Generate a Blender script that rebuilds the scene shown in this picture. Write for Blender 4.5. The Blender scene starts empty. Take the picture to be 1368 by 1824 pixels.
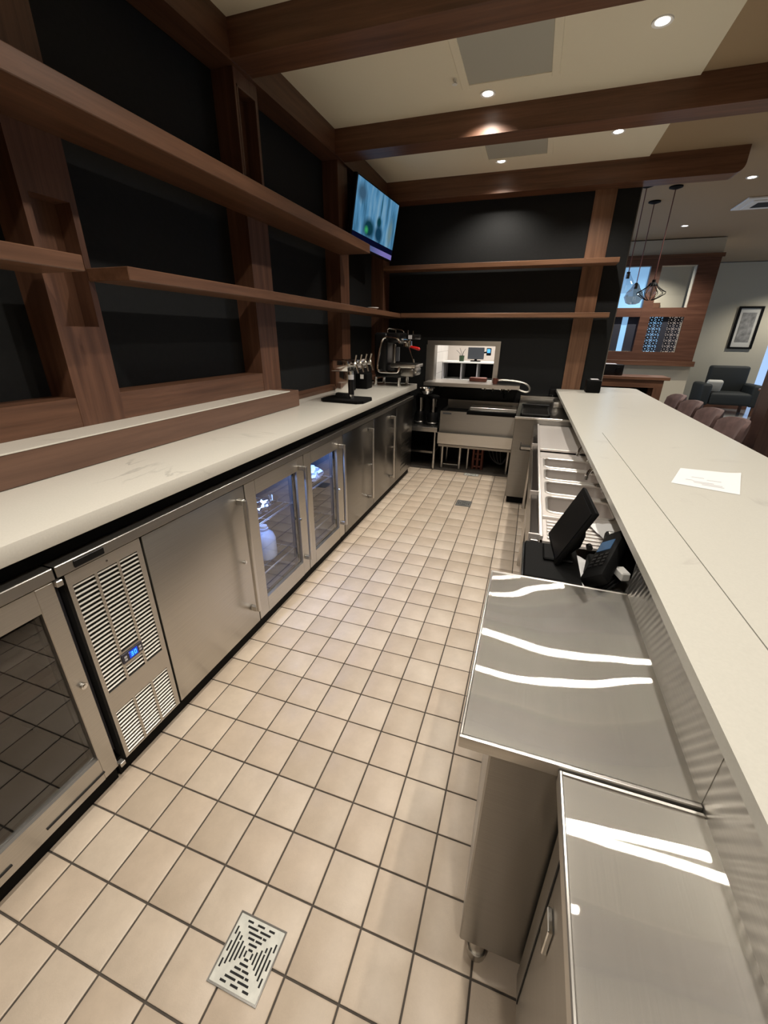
import bpy, bmesh, math, random
from mathutils import Vector, Matrix
random.seed(7)
C = bpy.context.scene.collection
SC = bpy.context.scene
PI = math.pi

# ---------------------------------------------------------------- camera
F_PX = 733.81
YAW, PIT, ROL = 0.32300, 0.40551, 0.01219
TS = 0.157                                    # floor tile pitch
CAM = Vector((7.56187 * TS, -3.64302 * TS, 10.0318 * TS))
cy_, sy_, cp_, sp_ = math.cos(YAW), math.sin(YAW), math.cos(PIT), math.sin(PIT)
FW = Vector((-sy_ * cp_, cy_ * cp_, -sp_)); R0 = Vector((cy_, sy_, 0)); U0 = R0.cross(FW)
RI = math.cos(ROL) * R0 + math.sin(ROL) * U0
UP = -math.sin(ROL) * R0 + math.cos(ROL) * U0
cam = bpy.data.cameras.new('camera')
cam.sensor_fit = 'VERTICAL'; cam.sensor_height = 24.0
cam.lens = 24.0 * F_PX / 1824
cam.clip_start = 0.02
co = bpy.data.objects.new('camera', cam); C.objects.link(co)
mw = Matrix.Identity(4)
for i in range(3):
    mw[i][0], mw[i][1], mw[i][2], mw[i][3] = RI[i], UP[i], -FW[i], CAM[i]
co.matrix_world = mw
SC.camera = co

def project(p):
    d = Vector(p) - CAM; k = d.dot(FW)
    if k <= 0.02: return None
    return 684 + F_PX * d.dot(RI) / k, 912 - F_PX * d.dot(UP) / k

# ---------------------------------------------------------------- world, exposure
w = bpy.data.worlds.new('world'); SC.world = w; w.use_nodes = True
w.node_tree.nodes['Background'].inputs[0].default_value = (0.42, 0.62, 1.0, 1)
w.node_tree.nodes['Background'].inputs[1].default_value = 1.0
SC.view_settings.view_transform = 'Standard'
SC.view_settings.look = 'None'
SC.view_settings.exposure = 0.06
SC.view_settings.gamma = 1.0
SC.view_settings.use_curve_mapping = False
LAMP_W = 62.0          # each recessed bar downlight
DINE_W = 170.0
LAMP_COL = (1.0, 0.93, 0.83)

# ---------------------------------------------------------------- materials
def newmat(name):
    m = bpy.data.materials.new(name); m.use_nodes = True
    nt = m.node_tree; b = nt.nodes['Principled BSDF']
    return m, nt, b

def N(nt, t, **kw):
    n = nt.nodes.new(t)
    for k, v in kw.items():
        if k in n.inputs: n.inputs[k].default_value = v
        else: setattr(n, k, v)
    return n

def plain(name, col, rough=0.5, metal=0.0, emit=None, es=1.0, spec=0.5, noise=0.0, scale=12.0, bump=0.0):
    m, nt, b = newmat(name)
    b.inputs['Base Color'].default_value = (*col, 1)
    b.inputs['Roughness'].default_value = rough
    b.inputs['Metallic'].default_value = metal
    b.inputs['Specular IOR Level'].default_value = spec
    if emit:
        b.inputs['Emission Color'].default_value = (*emit, 1)
        b.inputs['Emission Strength'].default_value = es
    if noise or bump:
        tc = N(nt, 'ShaderNodeTexCoord'); no = N(nt, 'ShaderNodeTexNoise', Scale=scale, Detail=5.0)
        nt.links.new(tc.outputs['Object'], no.inputs['Vector'])
        if noise:
            r = N(nt, 'ShaderNodeValToRGB')
            r.color_ramp.elements[0].position = 0.3; r.color_ramp.elements[1].position = 0.7
            r.color_ramp.elements[0].color = (*[c * (1 - noise) for c in col], 1)
            r.color_ramp.elements[1].color = (*[min(1, c * (1 + noise)) for c in col], 1)
            nt.links.new(no.outputs['Fac'], r.inputs['Fac']); nt.links.new(r.outputs['Color'], b.inputs['Base Color'])
        if bump:
            bp = N(nt, 'ShaderNodeBump', Strength=bump, Distance=0.01)
            nt.links.new(no.outputs['Fac'], bp.inputs['Height']); nt.links.new(bp.outputs['Normal'], b.inputs['Normal'])
    return m

def steel(name, col=(0.60, 0.58, 0.545), rough=0.30, aniso=0.75, warp=0.0, brush=0.15):
    m, nt, b = newmat(name)
    b.inputs['Metallic'].default_value = 1.0
    b.inputs['Roughness'].default_value = rough
    b.inputs['Anisotropic'].default_value = aniso
    b.inputs['Anisotropic Rotation'].default_value = 0.25
    tg = N(nt, 'ShaderNodeTangent', direction_type='UV_MAP', uv_map='UVMap')
    nt.links.new(tg.outputs['Tangent'], b.inputs['Tangent'])
    uv = N(nt, 'ShaderNodeUVMap', uv_map='UVMap')
    mp = N(nt, 'ShaderNodeMapping'); mp.inputs['Scale'].default_value = (3.0, 420.0, 1.0)
    nt.links.new(uv.outputs['UV'], mp.inputs['Vector'])
    no = N(nt, 'ShaderNodeTexNoise', Scale=1.0, Detail=3.0)
    nt.links.new(mp.outputs['Vector'], no.inputs['Vector'])
    r = N(nt, 'ShaderNodeValToRGB')
    r.color_ramp.elements[0].color = (*[c * (1 - brush) for c in col], 1)
    r.color_ramp.elements[1].color = (*[min(1, c * (1 + brush)) for c in col], 1)
    nt.links.new(no.outputs['Fac'], r.inputs['Fac']); nt.links.new(r.outputs['Color'], b.inputs['Base Color'])
    if warp:
        tc = N(nt, 'ShaderNodeTexCoord')
        n2 = N(nt, 'ShaderNodeTexNoise', Scale=3.2, Detail=1.0)
        nt.links.new(tc.outputs['Object'], n2.inputs['Vector'])
        bp = N(nt, 'ShaderNodeBump', Strength=1.0, Distance=warp)
        nt.links.new(n2.outputs['Fac'], bp.inputs['Height']); nt.links.new(bp.outputs['Normal'], b.inputs['Normal'])
    return m

def wood(name, axis, dark=(0.062, 0.027, 0.014), light=(0.135, 0.062, 0.034), rough=0.42):
    m, nt, b = newmat(name)
    tc = N(nt, 'ShaderNodeTexCoord'); oi = N(nt, 'ShaderNodeObjectInfo')
    ad = N(nt, 'ShaderNodeVectorMath', operation='ADD')
    nt.links.new(tc.outputs['Object'], ad.inputs[0])
    mu = N(nt, 'ShaderNodeVectorMath', operation='SCALE'); mu.inputs['Scale'].default_value = 7.3
    cb = N(nt, 'ShaderNodeCombineXYZ')
    for k in range(3): nt.links.new(oi.outputs['Random'], cb.inputs[k])
    nt.links.new(cb.outputs[0], mu.inputs[0]); nt.links.new(mu.outputs[0], ad.inputs[1])
    mp = N(nt, 'ShaderNodeMapping')
    sc = [26.0, 26.0, 26.0]; sc['xyz'.index(axis)] = 1.3
    mp.inputs['Scale'].default_value = sc
    nt.links.new(ad.outputs[0], mp.inputs['Vector'])
    no = N(nt, 'ShaderNodeTexNoise', Scale=1.0, Detail=6.0, Roughness=0.62, Distortion=0.35)
    nt.links.new(mp.outputs['Vector'], no.inputs['Vector'])
    r = N(nt, 'ShaderNodeValToRGB')
    r.color_ramp.elements[0].position = 0.32; r.color_ramp.elements[1].position = 0.70
    r.color_ramp.elements[0].color = (*dark, 1); r.color_ramp.elements[1].color = (*light, 1)
    nt.links.new(no.outputs['Fac'], r.inputs['Fac']); nt.links.new(r.outputs['Color'], b.inputs['Base Color'])
    b.inputs['Roughness'].default_value = rough
    bp = N(nt, 'ShaderNodeBump', Strength=0.12, Distance=0.004)
    nt.links.new(no.outputs['Fac'], bp.inputs['Height']); nt.links.new(bp.outputs['Normal'], b.inputs['Normal'])
    return m

def quartz(name, col=(0.66, 0.63, 0.56), rough=0.22):
    m, nt, b = newmat(name)
    tc = N(nt, 'ShaderNodeTexCoord')
    no = N(nt, 'ShaderNodeTexNoise', Scale=1.6, Detail=6.0, Distortion=1.6)
    nt.links.new(tc.outputs['Object'], no.inputs['Vector'])
    r = N(nt, 'ShaderNodeValToRGB'); e = r.color_ramp.elements
    e[0].position = 0.485; e[0].color = (0, 0, 0, 1)
    e[1].position = 0.515; e[1].color = (0, 0, 0, 1)
    k = e.new(0.50); k.color = (1, 1, 1, 1)
    nt.links.new(no.outputs['Fac'], r.inputs['Fac'])
    n2 = N(nt, 'ShaderNodeTexNoise', Scale=2.1, Detail=2.0)
    nt.links.new(tc.outputs['Object'], n2.inputs['Vector'])
    r2 = N(nt, 'ShaderNodeValToRGB'); r2.color_ramp.elements[0].position = 0.55; r2.color_ramp.elements[1].position = 0.70
    nt.links.new(n2.outputs['Fac'], r2.inputs['Fac'])
    mu = N(nt, 'ShaderNodeMath', operation='MULTIPLY')
    nt.links.new(r.outputs['Color'], mu.inputs[0]); nt.links.new(r2.outputs['Color'], mu.inputs[1])
    m2 = N(nt, 'ShaderNodeMath', operation='MULTIPLY'); m2.inputs[1].default_value = 0.85
    nt.links.new(mu.outputs[0], m2.inputs[0])
    n3 = N(nt, 'ShaderNodeTexNoise', Scale=160.0, Detail=2.0)
    nt.links.new(tc.outputs['Object'], n3.inputs['Vector'])
    r3 = N(nt, 'ShaderNodeValToRGB')
    r3.color_ramp.elements[0].color = (*[c * 0.93 for c in col], 1); r3.color_ramp.elements[1].color = (*[min(1, c * 1.05) for c in col], 1)
    nt.links.new(n3.outputs['Fac'], r3.inputs['Fac'])
    mx = N(nt, 'ShaderNodeMixRGB'); mx.inputs['Color2'].default_value = (0.36, 0.34, 0.31, 1)
    nt.links.new(m2.outputs[0], mx.inputs['Fac']); nt.links.new(r3.outputs['Color'], mx.inputs['Color1'])
    nt.links.new(mx.outputs['Color'], b.inputs['Base Color'])
    b.inputs['Roughness'].default_value = rough
    return m

def tilemat(name):
    m, nt, b = newmat(name)
    oi = N(nt, 'ShaderNodeObjectInfo'); tc = N(nt, 'ShaderNodeTexCoord')
    r = N(nt, 'ShaderNodeValToRGB'); e = r.color_ramp.elements
    e[0].color = (0.54, 0.445, 0.345, 1); e[1].color = (0.63, 0.535, 0.430, 1)
    k = e.new(0.5); k.color = (0.59, 0.485, 0.380, 1)
    nt.links.new(oi.outputs['Random'], r.inputs['Fac'])
    no = N(nt, 'ShaderNodeTexNoise', Scale=9.0, Detail=7.0, Roughness=0.7)
    gm = N(nt, 'ShaderNodeNewGeometry'); nt.links.new(gm.outputs['Position'], no.inputs['Vector'])
    r2 = N(nt, 'ShaderNodeValToRGB'); r2.color_ramp.elements[0].position = 0.25; r2.color_ramp.elements[1].position = 0.75
    r2.color_ramp.elements[0].color = (0.86, 0.85, 0.84, 1); r2.color_ramp.elements[1].color = (1.06, 1.06, 1.06, 1)
    nt.links.new(no.outputs['Fac'], r2.inputs['Fac'])
    mx = N(nt, 'ShaderNodeMixRGB', blend_type='MULTIPLY'); mx.inputs['Fac'].default_value = 1
    nt.links.new(r.outputs['Color'], mx.inputs['Color1']); nt.links.new(r2.outputs['Color'], mx.inputs['Color2'])
    nt.links.new(mx.outputs['Color'], b.inputs['Base Color'])
    b.inputs['Roughness'].default_value = 0.42
    n4 = N(nt, 'ShaderNodeTexNoise', Scale=220.0, Detail=2.0); nt.links.new(gm.outputs['Position'], n4.inputs['Vector'])
    bp = N(nt, 'ShaderNodeBump', Strength=0.25, Distance=0.001)
    nt.links.new(n4.outputs['Fac'], bp.inputs['Height']); nt.links.new(bp.outputs['Normal'], b.inputs['Normal'])
    return m

def glassmat(name, tint=(0.95, 0.96, 0.97), base=0.06, rough=0.01):
    m = bpy.data.materials.new(name); m.use_nodes = True; nt = m.node_tree; nt.nodes.clear()
    o = N(nt, 'ShaderNodeOutputMaterial'); t = N(nt, 'ShaderNodeBsdfTransparent'); t.inputs[0].default_value = (*tint, 1)
    g = N(nt, 'ShaderNodeBsdfGlossy'); g.inputs['Roughness'].default_value = rough; g.inputs['Color'].default_value = (0.95, 0.95, 0.95, 1)
    fr = N(nt, 'ShaderNodeFresnel', IOR=1.5)
    ad = N(nt, 'ShaderNodeMath', operation='ADD', use_clamp=True); ad.inputs[1].default_value = base
    gm = N(nt, 'ShaderNodeNewGeometry'); inv = N(nt, 'ShaderNodeMath', operation='SUBTRACT'); inv.inputs[0].default_value = 1.0
    nt.links.new(gm.outputs['Backfacing'], inv.inputs[1])
    nt.links.new(fr.outputs[0], ad.inputs[0])
    mu = N(nt, 'ShaderNodeMath', operation='MULTIPLY'); nt.links.new(ad.outputs[0], mu.inputs[0]); nt.links.new(inv.outputs[0], mu.inputs[1])
    mx = N(nt, 'ShaderNodeMixShader')
    nt.links.new(mu.outputs[0], mx.inputs[0]); nt.links.new(t.outputs[0], mx.inputs[1]); nt.links.new(g.outputs[0], mx.inputs[2])
    nt.links.new(mx.outputs[0], o.inputs[0])
    return m

def screenmat(name):
    """the picture on the wall television, in its own UV frame"""
    m = bpy.data.materials.new(name); m.use_nodes = True; nt = m.node_tree; nt.nodes.clear()
    o = N(nt, 'ShaderNodeOutputMaterial'); em = N(nt, 'ShaderNodeEmission', Strength=0.7)
    tc = N(nt, 'ShaderNodeTexCoord'); sx = N(nt, 'ShaderNodeSeparateXYZ')
    nt.links.new(tc.outputs['UV'], sx.inputs[0])
    mp = N(nt, 'ShaderNodeMapping'); mp.inputs['Scale'].default_value = (8, 0.8, 1)
    nt.links.new(tc.outputs['UV'], mp.inputs[0])
    no = N(nt, 'ShaderNodeTexNoise', Scale=1.3, Detail=4.0); nt.links.new(mp.outputs[0], no.inputs[0])
    r = N(nt, 'ShaderNodeValToRGB'); e = r.color_ramp.elements
    e[0].position = 0.30; e[0].color = (0.015, 0.07, 0.12, 1)
    e[1].position = 0.72; e[1].color = (0.30, 0.52, 0.68, 1)
    k = e.new(0.5); k.color = (0.10, 0.30, 0.52, 1)
    nt.links.new(no.outputs['Fac'], r.inputs[0])
    col = r.outputs[0]
    def blob(cx, cy, rx, ry, c, soft, inner=None):
        nonlocal col
        mp2 = N(nt, 'ShaderNodeMapping'); mp2.inputs['Location'].default_value = (-cx / rx, -cy / ry, 0); mp2.inputs['Scale'].default_value = (1 / rx, 1 / ry, 0)
        nt.links.new(tc.outputs['UV'], mp2.inputs[0])
        ln = N(nt, 'ShaderNodeVectorMath', operation='LENGTH'); nt.links.new(mp2.outputs[0], ln.inputs[0])
        rr = N(nt, 'ShaderNodeValToRGB'); rr.color_ramp.elements[0].position = 1 - soft; rr.color_ramp.elements[1].position = 1.0
        rr.color_ramp.elements[0].color = (1, 1, 1, 1); rr.color_ramp.elements[1].color = (0, 0, 0, 1)
        nt.links.new(ln.outputs['Value'], rr.inputs[0])
        mx = N(nt, 'ShaderNodeMixRGB'); mx.inputs['Color2'].default_value = (*c, 1)
        nt.links.new(rr.outputs[0], mx.inputs['Fac']); nt.links.new(col, mx.inputs['Color1']); col = mx.outputs[0]
    blob(0.12, 0.80, 0.13, 0.18, (0.05, 0.12, 0.20), 0.6)
    blob(0.34, 0.34, 0.16, 0.20, (0.006, 0.045, 0.07), 0.5)
    blob(0.56, 0.52, 0.07, 0.12, (0.004, 0.05, 0.07), 0.5)
    blob(0.58, 0.80, 0.015, 0.25, (0.01, 0.07, 0.10), 0.6)
    blob(0.58, 0.33, 0.12, 0.18, (0.008, 0.05, 0.10), 0.5)
    blob(0.86, 0.45, 0.08, 0.30, (0.16, 0.27, 0.30), 0.7)
    blob(0.29, 0.30, 0.055, 0.08, (0.05, 0.42, 0.14), 0.8)
    # the dark bar and the ticker under the picture
    def band(z0, z1, c):
        nonlocal col
        a = N(nt, 'ShaderNodeMath', operation='GREATER_THAN'); a.inputs[1].default_value = z0; nt.links.new(sx.outputs[1], a.inputs[0])
        b = N(nt, 'ShaderNodeMath', operation='LESS_THAN'); b.inputs[1].default_value = z1; nt.links.new(sx.outputs[1], b.inputs[0])
        mu = N(nt, 'ShaderNodeMath', operation='MULTIPLY'); nt.links.new(a.outputs[0], mu.inputs[0]); nt.links.new(b.outputs[0], mu.inputs[1])
        mx = N(nt, 'ShaderNodeMixRGB'); nt.links.new(mu.outputs[0], mx.inputs['Fac']); nt.links.new(col, mx.inputs['Color1'])
        if isinstance(c, tuple): mx.inputs['Color2'].default_value = (*c, 1)
        else: nt.links.new(c, mx.inputs['Color2'])
        col = mx.outputs[0]
    band(0.09, 0.19, (0.003, 0.004, 0.02))
    r5 = N(nt, 'ShaderNodeValToRGB'); e = r5.color_ramp.elements
    e[0].color = (0.06, 0.12, 0.24, 1); e[0].position = 0.35; e[1].color = (0.24, 0.20, 0.55, 1); e[1].position = 0.75
    nt.links.new(sx.outputs[0], r5.inputs[0])
    band(-1, 0.09, r5.outputs[0])
    nt.links.new(col, em.inputs[0]); nt.links.new(em.outputs[0], o.inputs[0])
    return m

M = {}
M['steel'] = steel('brushed_steel', warp=0.0)
def steel_beck(name, col, rough, aniso, warp):
    m = steel(name, col=col, rough=rough, aniso=aniso, warp=warp, brush=0.09); nt = m.node_tree; b = nt.nodes['Principled BSDF']
    g = N(nt, 'ShaderNodeBsdfAnisotropic'); g.distribution = 'BECKMANN'
    g.inputs['Roughness'].default_value = rough; g.inputs['Anisotropy'].default_value = aniso; g.inputs['Rotation'].default_value = 0.0
    for a_, b_ in (('Base Color', 'Color'), ('Tangent', 'Tangent'), ('Normal', 'Normal')):
        for l in list(b.inputs[a_].links): nt.links.new(l.from_socket, g.inputs[b_])
    out = [n for n in nt.nodes if n.type == 'OUTPUT_MATERIAL'][0]
    b.inputs['Roughness'].default_value = 0.44; b.inputs['Anisotropic'].default_value = 0.5
    mx = N(nt, 'ShaderNodeMixShader'); mx.inputs[0].default_value = 0.24      # satin haze of the fine scratches under the brushed lobe
    nt.links.new(g.outputs[0], mx.inputs[1]); nt.links.new(b.outputs[0], mx.inputs[2])
    nt.links.new(mx.outputs[0], out.inputs[0])
    return m
M['steel_top'] = steel_beck('brushed_steel_top', (0.62, 0.60, 0.56), 0.125, 0.97, 0.002)
M['steel_wave'] = steel('ribbed_steel', rough=0.34, aniso=0.5)
M['steel_soft'] = steel('satin_steel', col=(0.55, 0.525, 0.485), rough=0.36, aniso=0.6)
M['steel_sink'] = plain('sink_steel', (0.66, 0.62, 0.59), 0.42, 0.72)
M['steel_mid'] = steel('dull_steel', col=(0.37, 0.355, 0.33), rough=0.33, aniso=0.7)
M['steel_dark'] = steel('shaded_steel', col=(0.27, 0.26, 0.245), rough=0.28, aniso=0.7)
def ribs():
    m = M['steel_wave']; nt = m.node_tree; b = nt.nodes['Principled BSDF']
    g = N(nt, 'ShaderNodeNewGeometry'); mp = N(nt, 'ShaderNodeMapping'); mp.inputs['Rotation'].default_value = (-0.55, 0, 0)
    nt.links.new(g.outputs['Position'], mp.inputs[0])
    wv = N(nt, 'ShaderNodeTexWave', Scale=17.0, Distortion=0.6, wave_type='BANDS', bands_direction='Y')
    wv.inputs['Detail Scale'].default_value = 0.5
    nt.links.new(mp.outputs[0], wv.inputs[0])
    bp = N(nt, 'ShaderNodeBump', Strength=0.6, Distance=0.0016)
    nt.links.new(wv.outputs['Fac'], bp.inputs['Height']); nt.links.new(bp.outputs['Normal'], b.inputs['Normal'])
ribs()
M['rim'] = plain('polished_rim', (0.86, 0.83, 0.79), 0.30, 0.85)
M['chrome'] = plain('chrome', (0.80, 0.80, 0.79), 0.10, 1.0)
M['slat'] = plain('louvre_steel', (0.80, 0.78, 0.72), 0.42, 0.75)
M['black'] = plain('black_paint', (0.0090, 0.0095, 0.0098), 0.62, spec=0.25, noise=0.12, scale=40, bump=0.05)
M['blackgloss'] = plain('black_plastic', (0.006, 0.006, 0.0065), 0.28, spec=0.35)
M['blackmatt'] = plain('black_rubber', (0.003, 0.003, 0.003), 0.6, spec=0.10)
M['dark'] = plain('dark_cavity', (0.012, 0.012, 0.012), 0.8)
M['wx'] = wood('stained_wood_x', 'x', (0.085, 0.037, 0.019), (0.175, 0.080, 0.044)); M['wy'] = wood('stained_wood_y', 'y', (0.072, 0.032, 0.017), (0.150, 0.070, 0.039)); M['wz'] = wood('stained_wood_z', 'z', (0.072, 0.031, 0.017), (0.150, 0.069, 0.039))
M['wshelf'] = wood('shelf_wood_y', 'y', (0.085, 0.038, 0.019), (0.165, 0.078, 0.042))
M['wshelfx'] = wood('shelf_wood_x', 'x', (0.12, 0.055, 0.028), (0.26, 0.13, 0.070))
M['wpost'] = wood('post_wood_z', 'z', (0.12, 0.055, 0.028), (0.25, 0.125, 0.068))
M['wwin'] = wood('window_wood', 'x', (0.070, 0.028, 0.016), (0.135, 0.060, 0.036))
M['wcol'] = wood('column_wood', 'z', (0.030, 0.015, 0.012), (0.062, 0.032, 0.024))
M['wledge'] = wood('ledge_wood_y', 'y', (0.105, 0.055, 0.036), (0.160, 0.086, 0.056))
M['quartz'] = quartz('white_quartz')
M['quartz2'] = quartz('warm_quartz', (0.53, 0.515, 0.46), 0.30)
M['tile'] = tilemat('quarry_tile')
M['grout'] = plain('dark_grout', (0.075, 0.062, 0.050), 0.85, noise=0.25, scale=30)
M['cream'] = plain('cream_plaster', (0.80, 0.74, 0.585), 0.9, bump=0.06, scale=60)
M['tan'] = plain('tan_plaster', (0.36, 0.26, 0.155), 0.9, bump=0.06, scale=60)
M['hatch'] = plain('grey_hatch', (0.44, 0.43, 0.37), 0.8)
M['wallgrey'] = plain('grey_green_wall', (0.50, 0.47, 0.37), 0.85, bump=0.05, scale=50)
M['wallcream'] = plain('cream_wall', (0.52, 0.47, 0.36), 0.85, bump=0.05, scale=50)
M['kwall'] = plain('kitchen_wall', (0.50, 0.45, 0.41), 0.7)
M['white'] = plain('white_paint', (0.80, 0.79, 0.76), 0.5)
M['paper'] = plain('paper', (0.68, 0.68, 0.68), 0.7)
M['ink'] = plain('grey_print', (0.42, 0.42, 0.43), 0.8)
M['lamp'] = plain('lamp_face', (1, 1, 1), 0.5, emit=(1, 0.94, 0.84), es=10.0)
M['blueled'] = plain('blue_digit', (0, 0.05, 0.2), 0.5, emit=(0.04, 0.28, 1.0), es=3.0)
M['blueback'] = plain('blue_display', (0.0, 0.02, 0.2), 0.3, emit=(0.0, 0.06, 0.75), es=0.7)
M['panelnavy'] = plain('control_panel', (0.03, 0.028, 0.045), 0.35)
M['button'] = plain('grey_button', (0.55, 0.54, 0.56), 0.5)
M['glass'] = glassmat('door_glass', (0.90, 0.92, 0.95), 0.10)
M['glassdark'] = glassmat('tinted_door_glass', (0.55, 0.55, 0.56), 0.06)
M['clear'] = glassmat('clear_glass', (0.86, 0.88, 0.90), 0.05)
M['smoke'] = glassmat('smoked_glass', (0.52, 0.48, 0.46), 0.10)
M['led'] = plain('cooler_led', (0.3, 0.5, 1), 0.5, emit=(0.22, 0.42, 1.0), es=9.0)
M['coolin'] = plain('cooler_lining', (0.06, 0.06, 0.07), 0.45)
M['coolindark'] = plain('cooler_lining_dark', (0.05, 0.05, 0.05), 0.45)
M['wire'] = plain('shelf_wire', (0.7, 0.7, 0.72), 0.3, 1.0)
M['plasticbag'] = glassmat('plastic_film', (0.80, 0.86, 0.95), 0.22, 0.12)
M['jug'] = plain('milky_plastic', (0.62, 0.70, 0.88), 0.35)
M['red'] = plain('red_handle', (0.55, 0.012, 0.010), 0.3)
M['tv'] = screenmat('tv_picture')
M['copper'] = plain('copper_pipe', (0.14, 0.05, 0.035), 0.45, 0.6)
M['velvet'] = plain('mauve_velvet', (0.115, 0.070, 0.064), 0.85, noise=0.22, scale=18)
M['darkfab'] = plain('dark_green_upholstery', (0.016, 0.020, 0.020), 0.7)
M['carpet'] = plain('grey_floor', (0.22, 0.22, 0.22), 0.13, noise=0.2, scale=6)
M['art'] = plain('print_grey', (0.20, 0.20, 0.19), 0.7, noise=0.5, scale=9)
M['mat'] = plain('picture_mat', (0.50, 0.50, 0.46), 0.7)
M['bluepane'] = plain('daylit_pane', (0.2, 0.4, 0.6), 0.3, emit=(0.22, 0.42, 0.66), es=0.85)
M['beigepane'] = plain('backlit_pane', (0.5, 0.4, 0.35), 0.4, emit=(0.55, 0.46, 0.40), es=0.45)
M['mullion'] = plain('dark_blue_post', (0.03, 0.032, 0.045), 0.5)
M['phone'] = plain('phone_screen', (0.02, 0.1, 0.2), 0.3, emit=(0.10, 0.42, 0.85), es=1.3)
M['termscreen'] = plain('terminal_screen', (0.02, 0.05, 0.10), 0.2, emit=(0.05, 0.12, 0.22), es=0.3)
M['monitor'] = plain('grey_monitor', (0.05, 0.055, 0.065), 0.35)
M['plantg'] = plain('green_cup', (0.02, 0.045, 0.018), 0.5)
M['drain'] = plain('drain_plate', (0.66, 0.66, 0.60), 0.4, 0.1, noise=0.12, scale=40)
M['draingrey'] = plain('dull_drain_plate', (0.20, 0.20, 0.19), 0.5, 0.5)
M['hose'] = plain('steel_hose', (0.62, 0.60, 0.55), 0.35, 0.9)
# white ceramic wall tile of the kitchen
def ktile():
    m, nt, b = newmat('white_wall_tile')
    tc = N(nt, 'ShaderNodeNewGeometry'); sx = N(nt, 'ShaderNodeSeparateXYZ'); nt.links.new(tc.outputs['Position'], sx.inputs[0])
    ad = N(nt, 'ShaderNodeMath', operation='ADD'); nt.links.new(sx.outputs[0], ad.inputs[0]); nt.links.new(sx.outputs[1], ad.inputs[1])
    cb = N(nt, 'ShaderNodeCombineXYZ'); nt.links.new(ad.outputs[0], cb.inputs[0]); nt.links.new(sx.outputs[2], cb.inputs[1])
    br = N(nt, 'ShaderNodeTexBrick', Scale=1.0); br.inputs['Brick Width'].default_value = 0.30; br.inputs['Row Height'].default_value = 0.15
    br.inputs['Mortar Size'].default_value = 0.004
    br.inputs['Color1'].default_value = (0.78, 0.76, 0.73, 1); br.inputs['Color2'].default_value = (0.74, 0.72, 0.69, 1); br.inputs['Mortar'].default_value = (0.5, 0.48, 0.46, 1)
    nt.links.new(cb.outputs[0], br.inputs['Vector']); nt.links.new(br.outputs['Color'], b.inputs['Base Color'])
    b.inputs['Roughness'].default_value = 0.25
    return m
M['ktile'] = ktile()

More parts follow.
